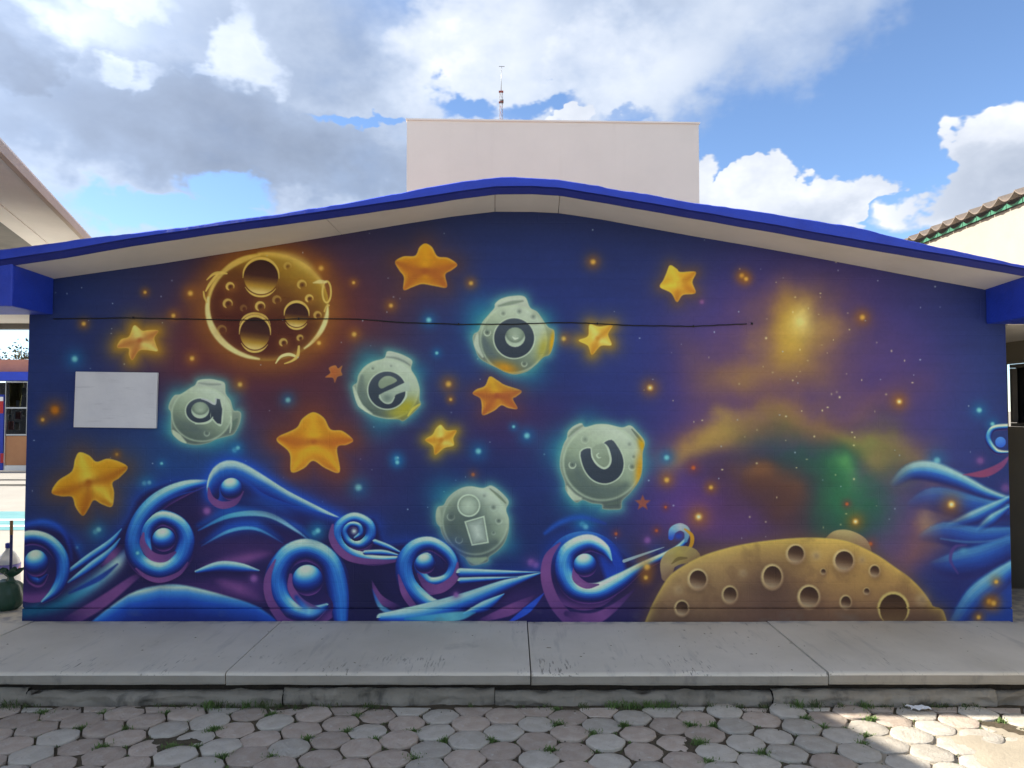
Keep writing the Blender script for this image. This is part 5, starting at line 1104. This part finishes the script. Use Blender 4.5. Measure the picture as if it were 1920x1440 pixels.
for i in range(40):
    p = g(12+(32-12)*i/39, 764); q = g(12+(40-12)*i/39, 717); yy = Y_C+.12+.03*math.sin(i*1.25); rows.append((bm.verts.new((p[0], yy, p[2])), bm.verts.new((q[0], yy, q[2]))))
for i in range(39): bm.faces.new((rows[i][0], rows[i+1][0], rows[i+1][1], rows[i][1]))
from_bm('curtain', bm, M_curtain, fc, True)
for (x0, y0, x1, y1, mt) in ((38, 727, 47, 740, M_paper), (27, 750, 33, 763, M_paper), (13, 768, 18, 775, M_paper), (12, 790, 22, 806, M_pinkpaper), (26, 772, 36, 786, M_pinkpaper), (41, 770, 48, 779, M_paper), (25, 792, 33, 806, M_paper), (12, 778, 19, 788, M_paper)): fbox('window_picture', x0, y0, x1, y1, .06, .065, mt)
dr = fbox('door', -34, 740, 7, 884, .02, .07, M_door); fbox('transom', -34, 716, 7, 737, .02, .04, M_glass)
fbox('door_picture', -4, 750, 6, 775, .008, .012, M_red, dr); fbox('door_picture', -2, 744, 6, 752, .002, .006, M_paper, dr); fbox('door_picture', 0, 850, 7, 868, .008, .012, M_red, dr)
p = g(0, 900)
struct(box('far_sidewalk', (-32, 11.0, -.2), (-6, Y_C+1, .06), M_yard)); struct(box('far_step', (-32, 10.2, -.2), (-6, 10.98, .03), M_yard))

# sparse tree behind the far classroom
def tree(name, base, h, seed, label):
    r = random.Random(seed); T = tag(empty(name), label, 'tree'); bm = bmesh.new(); leaves_v, leaves_f = [], []
    def limb(p, d, L, rad, depth):
        n = 5; pts = [p]
        for i in range(n):
            d = (d+Vector((r.uniform(-.2, .2), r.uniform(-.2, .2), r.uniform(-.05, .15)))).normalized(); p = p+d*L/n; pts.append(p)
        prev = None
        for i, q in enumerate(pts):
            rr = rad*(1-.6*i/n); a = d.orthogonal().normalized(); b = d.cross(a); ring = [bm.verts.new(q+(a*math.cos(t*1.2566)+b*math.sin(t*1.2566))*rr) for t in range(5)]
            if prev:
                for t in range(5): bm.faces.new((prev[t], prev[(t+1) % 5], ring[(t+1) % 5], ring[t]))
            prev = ring
        if depth == 0:
            for q in pts[1:]:
                for _ in range(2):
                    c = q+Vector((r.gauss(0, .22), r.gauss(0, .22), r.gauss(0, .2))); u = Vector((r.uniform(-1, 1), r.uniform(-1, 1), r.uniform(-1, 1))).normalized(); w = u.orthogonal().normalized(); s = r.uniform(.04, .09); o = len(leaves_v)
                    leaves_v.extend([c-u*s, c+w*s*.5, c+u*s, c-w*s*.5]); leaves_f.append((o, o+1, o+2, o+3))
            return
        for k in range(4 if depth > 1 else 5):
            q = pts[r.randrange(2, n+1)]; limb(q, (d+Vector((r.uniform(-1, 1), r.uniform(-1, 1), r.uniform(-.1, .7)))).normalized(), L*.62, rad*.5, depth-1)
    limb(Vector(base), Vector((0, 0, 1)), h*.5, h*.022, 3)
    from_bm('trunk', bm, M_bark, T); mesh('crown', leaves_v, leaves_f, M_leaf, T)
tree('sparse_tree', (-17.0, 21.5, -.2), 5.2, 3, 'thin dry tree with sparse leaves behind the far classroom')

# radio mast far behind the block
Y_M = 30.0
mp = thing('radio_mast', 'thin red and white lattice radio mast rising behind the white block', 'mast')
m0 = at(939.5, 224, Y_M); zt0 = at(940, 172, Y_M)[2]; zt1 = at(940, 124, Y_M)[2]; wR = .085
legs = [Vector((m0[0]+wR*math.cos(R(a)), Y_M+wR*math.sin(R(a)), 0)) for a in (-90, 30, 150)]
for q in legs: tube_mesh('mast_leg', [q, q+Vector((0, 0, zt0))], .013, M_mwhite, mp, 6)
z = 8.0; k = 0
while z < zt0-.1:
    for i in range(3):
        p, q = legs[i], legs[(i+1) % 3]; tube_mesh('brace', [(p.x, p.y, z), (q.x, q.y, z+.30)],   .006, M_mred if (k//4) % 2 == 0 else M_mwhite, mp, 4)
    z += .30; k += 1
zt2 = at(940, 192, Y_M)[2]
for zz in (zt0, zt2): box('mast_plate', (m0[0]-.11, Y_M-.10, zz-.012), (m0[0]+.11, Y_M+.10, zz+.012), M_mred, mp)
tube_mesh('antenna', [(m0[0], Y_M, zt0), (m0[0]+.03, Y_M, zt1)], [.022, .010], M_alu, mp, 6)
box('antenna_tip', (m0[0]-.11, Y_M-.01, zt1-.03), (m0[0]+.17, Y_M+.01, zt1), M_alu, mp)
box('clamp', (m0[0]-.05, Y_M-.05, zt0-.55), (m0[0]+.12, Y_M+.05, zt0-.40), M_grey, mp)

# ---------------------------------------------------------------- cleaning things at the left corner
def lumpy(name, c, sx, sy, sz, mat, seed, parent=None, fold=.1, sub=4, sq=2.6):
    bm = bmesh.new(); bmesh.ops.create_icosphere(bm, subdivisions=sub, radius=1)
    for v in bm.verts:
        d = v.co.normalized(); e = (abs(d.x)**sq+abs(d.y)**sq+abs(d.z)**sq)**(-1/sq)
        f = e*(1+fold*mnoise.fractal(Vector((d.x*2.1+seed, d.y*2.1, d.z*.9)), 1., 2., 4)+fold*.5*math.sin(math.atan2(d.y, d.x)*9+seed+2*d.z))
        v.co = Vector((c[0]+d.x*f*sx, c[1]+d.y*f*sy, max(0.003, c[2]+d.z*f*sz)))
    return from_bm(name, bm, mat, parent, True)
bg_x, bg_y = at(8, 1143, .3)[0], .32
bag = thing('tied_bag', 'dark green tied plastic bag on the floor beside the mural corner', 'bag')
lumpy('bag_body', (bg_x-.01, bg_y, .115), .135, .11, .125, M_bag, 2, bag, .07)
bm = bmesh.new(); rr = random.Random(5); ring0 = None
for j, (z, rad) in enumerate([(.215, .055), (.245, .026), (.262, .022), (.285, .045), (.315, .075), (.322, .07)]):
    ring = []
    for k in range(22):
        a_ = 2*math.pi*k/22; w = 1+(.35*math.sin(a_*4+1)+.2*math.sin(a_*7)) * (.3 if j < 3 else 1)
        ring.append(bm.verts.new((bg_x+.03+rad*w*math.cos(a_), bg_y+rad*w*.7*math.sin(a_), z+(.015*math.sin(a_*5) if j > 3 else 0))))
    if ring0:
        for k in range(22): bm.faces.new((ring0[k], ring0[(k+1) % 22], ring[(k+1) % 22], ring[k]))
    ring0 = ring
from_bm('bag_neck', bm, M_bag, bag, True)
jx, jy = at(15, 1100, .62)[0], .62
jug = thing('plastic_jug', 'milky plastic jug with blue cap and violet label behind green bag', 'jug')
lathe('jug_body', [(.07, .0), (.085, .012), (.088, .05), (.088, .30), (.080, .34), (.050, .39), (.026, .42), (.022, .445)], (jx, jy, 0), M_jug, jug, 24)
lathe('jug_cap', [(.027, .44), (.028, .475), (.024, .48)], (jx, jy, 0), M_cap, jug, 16)
lathe('jug_label', [(.0893, .235), (.0893, .31)], (jx, jy, 0), M_jlabel, jug, 24)
broom = thing('broom', 'broom with brown and navy handle standing behind the green bag', 'broom')
hx, hy = at(21, 1060, .47)[0], .47
tube_mesh('handle', [(hx, hy, .06), (hx-.004, hy, at(21, 1003, .47)[2])], .0115, M_bluestick, broom, 10)
tube_mesh('handle_grip', [(hx-.004, hy, at(21, 1003, .47)[2]+.001), (hx-.006, hy, at(21, 976, .47)[2])], .0125, M_wood, broom, 10)
box('brush_block', (hx-.12, hy-.02, .05), (hx+.02, hy+.02, .085), M_bluestick, broom, .006)
bm = bmesh.new(); rr = random.Random(2)
for k in range(120):
    x_ = hx-.115+.13*rr.random(); y_ = hy-.016+.032*rr.random(); vs = [bm.verts.new((x_-.0012, y_, .055)), bm.verts.new((x_+.0012, y_, .055)), bm.verts.new((x_+rr.uniform(-.01, .01), y_+rr.uniform(-.008, .008), .002))]; bm.faces.new(vs)
from_bm('bristles', bm, M_bristle, broom)

# ---------------------------------------------------------------- weeds, litter, crumbs
def blades(name, spots, mat, seed):
    r = random.Random(seed); V, F = [], []
    for (x, y, z, n, spread, h) in spots:
        for _ in range(n):
            a_ = r.uniform(0, 6.283); d = abs(r.gauss(0, spread)); px_, py_ = x+d*math.cos(a_)*1.2, y+d*math.sin(a_); hh = h*r.uniform(.4, 1.15); w = r.uniform(.0012, .003); lean = r.uniform(.2, 1.3)*hh; b_ = r.uniform(0, 6.283)
            o = len(V); dx, dy = math.cos(b_), math.sin(b_)
            V += [(px_-dy*w, py_+dx*w, z), (px_+dy*w, py_-dx*w, z), (px_+dx*lean*.5-dy*w*.9, py_+dy*lean*.5+dx*w*.9, z+hh*.75), (px_+dx*lean*.5+dy*w*.9, py_+dy*lean*.5-dx*w*.9, z+hh*.75), (px_+dx*lean, py_+dy*lean, z+hh)]
            F += [(o, o+1, o+3, o+2), (o+2, o+3, o+4)]
    return tag(mesh(name, V, F, mat), kind='stuff')
r = random.Random(77); spots, spots2 = [], []
for (px, py, n, sp) in [(55, 1347, 40, .03), (142, 1378, 60, .03), (205, 1398, 50, .03), (180, 1340, 40, .02), (235, 1372, 30, .02), (310, 1346, 50, .02), (330, 1400, 60, .03), (365, 1402, 60, .03), (400, 1372, 60, .03), (395, 1365, 50, .02), (425, 1422, 60, .03), (480, 1345, 60, .03), (500, 1418, 60, .03), (583, 1395, 80, .02), (662, 1370, 40, .02), (720, 1387, 40, .02), (795, 1373, 50, .025), (770, 1425, 60, .04), (855, 1390, 60, .02), (912, 1390, 90, .02), (700, 1345, 40, .03), (1035, 1420, 80, .025), (1048, 1370, 70, .03), (1055, 1340, 50, .02), (1120, 1380, 60, .03), (1185, 1367, 70, .02), (1305, 1362, 120, .03), (1335, 1405, 110, .03), (1360, 1365, 60, .02), (1320, 1425, 70, .03), (1440, 1424, 50, .03), (1520, 1351, 90, .025), (1570, 1378, 40, .03), (1600, 1400, 50, .03), (1650, 1352, 80, .02), (1625, 1375, 30, .02), (1895, 1352, 30, .02)]:
    p = atz(px, py, Z_COB-.012); c = min(corners, key=lambda q: (q[0]-p[0])**2+(q[1]-p[1])**2); spots.append((c[0], c[1], p[2], int(n*1.5), sp*.8, .026))
    for dx_, dy_ in ((.05, .02), (-.045, -.025)): spots.append((c[0]+dx_*.6, c[1]+dy_*.6, p[2], int(n*.5), sp*.5, .016))
for (px, n) in [(20, 90), (40, 70), (60, 60), (335, 40), (370, 50), (400, 130), (420, 90), (440, 70), (470, 100), (500, 90), (530, 70), (560, 60), (590, 50), (690, 70), (700, 60), (880, 30), (1020, 30), (1090, 60), (1150, 110), (1180, 120), (1210, 120), (1240, 110), (1270, 70), (1380, 60), (1430, 70), (1490, 110), (1520, 90), (1570, 70), (1612, 110), (1650, 70), (1690, 30), (1745, 80), (1760, 60), (1800, 60), (1820, 50), (300, 20), (620, 40), (970, 30), (1330, 40)]:
    x_ = (px-960)/F_PX*4.6; (spots if n > 95 else spots2).append((x_, -1.115, Z_COB-.008, int(n*.8), .03, .045 if n > 80 else .028))
for c in r.sample(corners, 700):
    if c[1] < -1.13: (spots2 if r.random() < .6 else spots).append((c[0], c[1], Z_COB-.012, r.randrange(2, 16), .018, .013))
blades('joint_grass', spots, M_weed, 1); blades('dry_weeds', spots2, M_weed2, 2)
# crumbs of soil and gravel lying in the joints and on the walk
V, F = [], []
for _ in range(2600):
    if r.random() < .8: c = r.choice(corners); x_, y_, z_ = c[0]+r.gauss(0, .02), c[1]+r.gauss(0, .02), Z_COB-.008
    else: x_, y_, z_ = r.uniform(-5, 5), -1.115-abs(r.gauss(0, .03)), Z_COB-.004
    s = r.uniform(.002, .006); o = len(V)
    V += [(x_-s, y_-s, z_), (x_+s*.9, y_-s*.7, z_), (x_+s, y_+s, z_), (x_-s*.8, y_+s, z_), (x_+r.uniform(-.3, .3)*s, y_, z_+s*r.uniform(.8, 1.4))]; F += [(o, o+1, o+4), (o+1, o+2, o+4), (o+2, o+3, o+4), (o+3, o, o+4)]
tag(mesh('soil_crumbs', V, F, M_soil), kind='stuff')
V, F = [], []
for _ in range(90):
    x_, y_ = r.uniform(-4.2, 4.2), r.uniform(-1.08, -.05); s = r.uniform(.003, .009); a_ = r.uniform(0, 6.28); o = len(V)
    V += [(x_+s*math.cos(a_)*1.6, y_+s*math.sin(a_)*1.6, .003), (x_-s*.5*math.sin(a_), y_+s*.5*math.cos(a_), .005), (x_-s*math.cos(a_)*1.6, y_-s*math.sin(a_)*1.6, .003), (x_+s*.5*math.sin(a_), y_-s*.5*math.cos(a_), .006)]; F.append((o, o+1, o+2, o+3))
tag(mesh('leaf_litter', V, F, M_leaf), kind='stuff')
p = atz(1722, 1330, Z_COB+.004); bm = bmesh.new(); gr = []
for j in range(5):
    for i in range(9): gr.append(bm.verts.new((p[0]-.06+.12*i/8+.01*math.sin(j), p[1]-.03+.06*j/4+.008*math.sin(i*1.3), p[2]+.006+.010*abs(math.sin(i*1.1+j*.8)))))
for j in range(4):
    for i in range(8): bm.faces.new((gr[j*9+i], gr[j*9+i+1], gr[(j+1)*9+i+1], gr[(j+1)*9+i]))
tag(from_bm('paper_scrap', bm, M_paper), 'crumpled white paper scrap lying on the pavers below the sidewalk', 'litter')
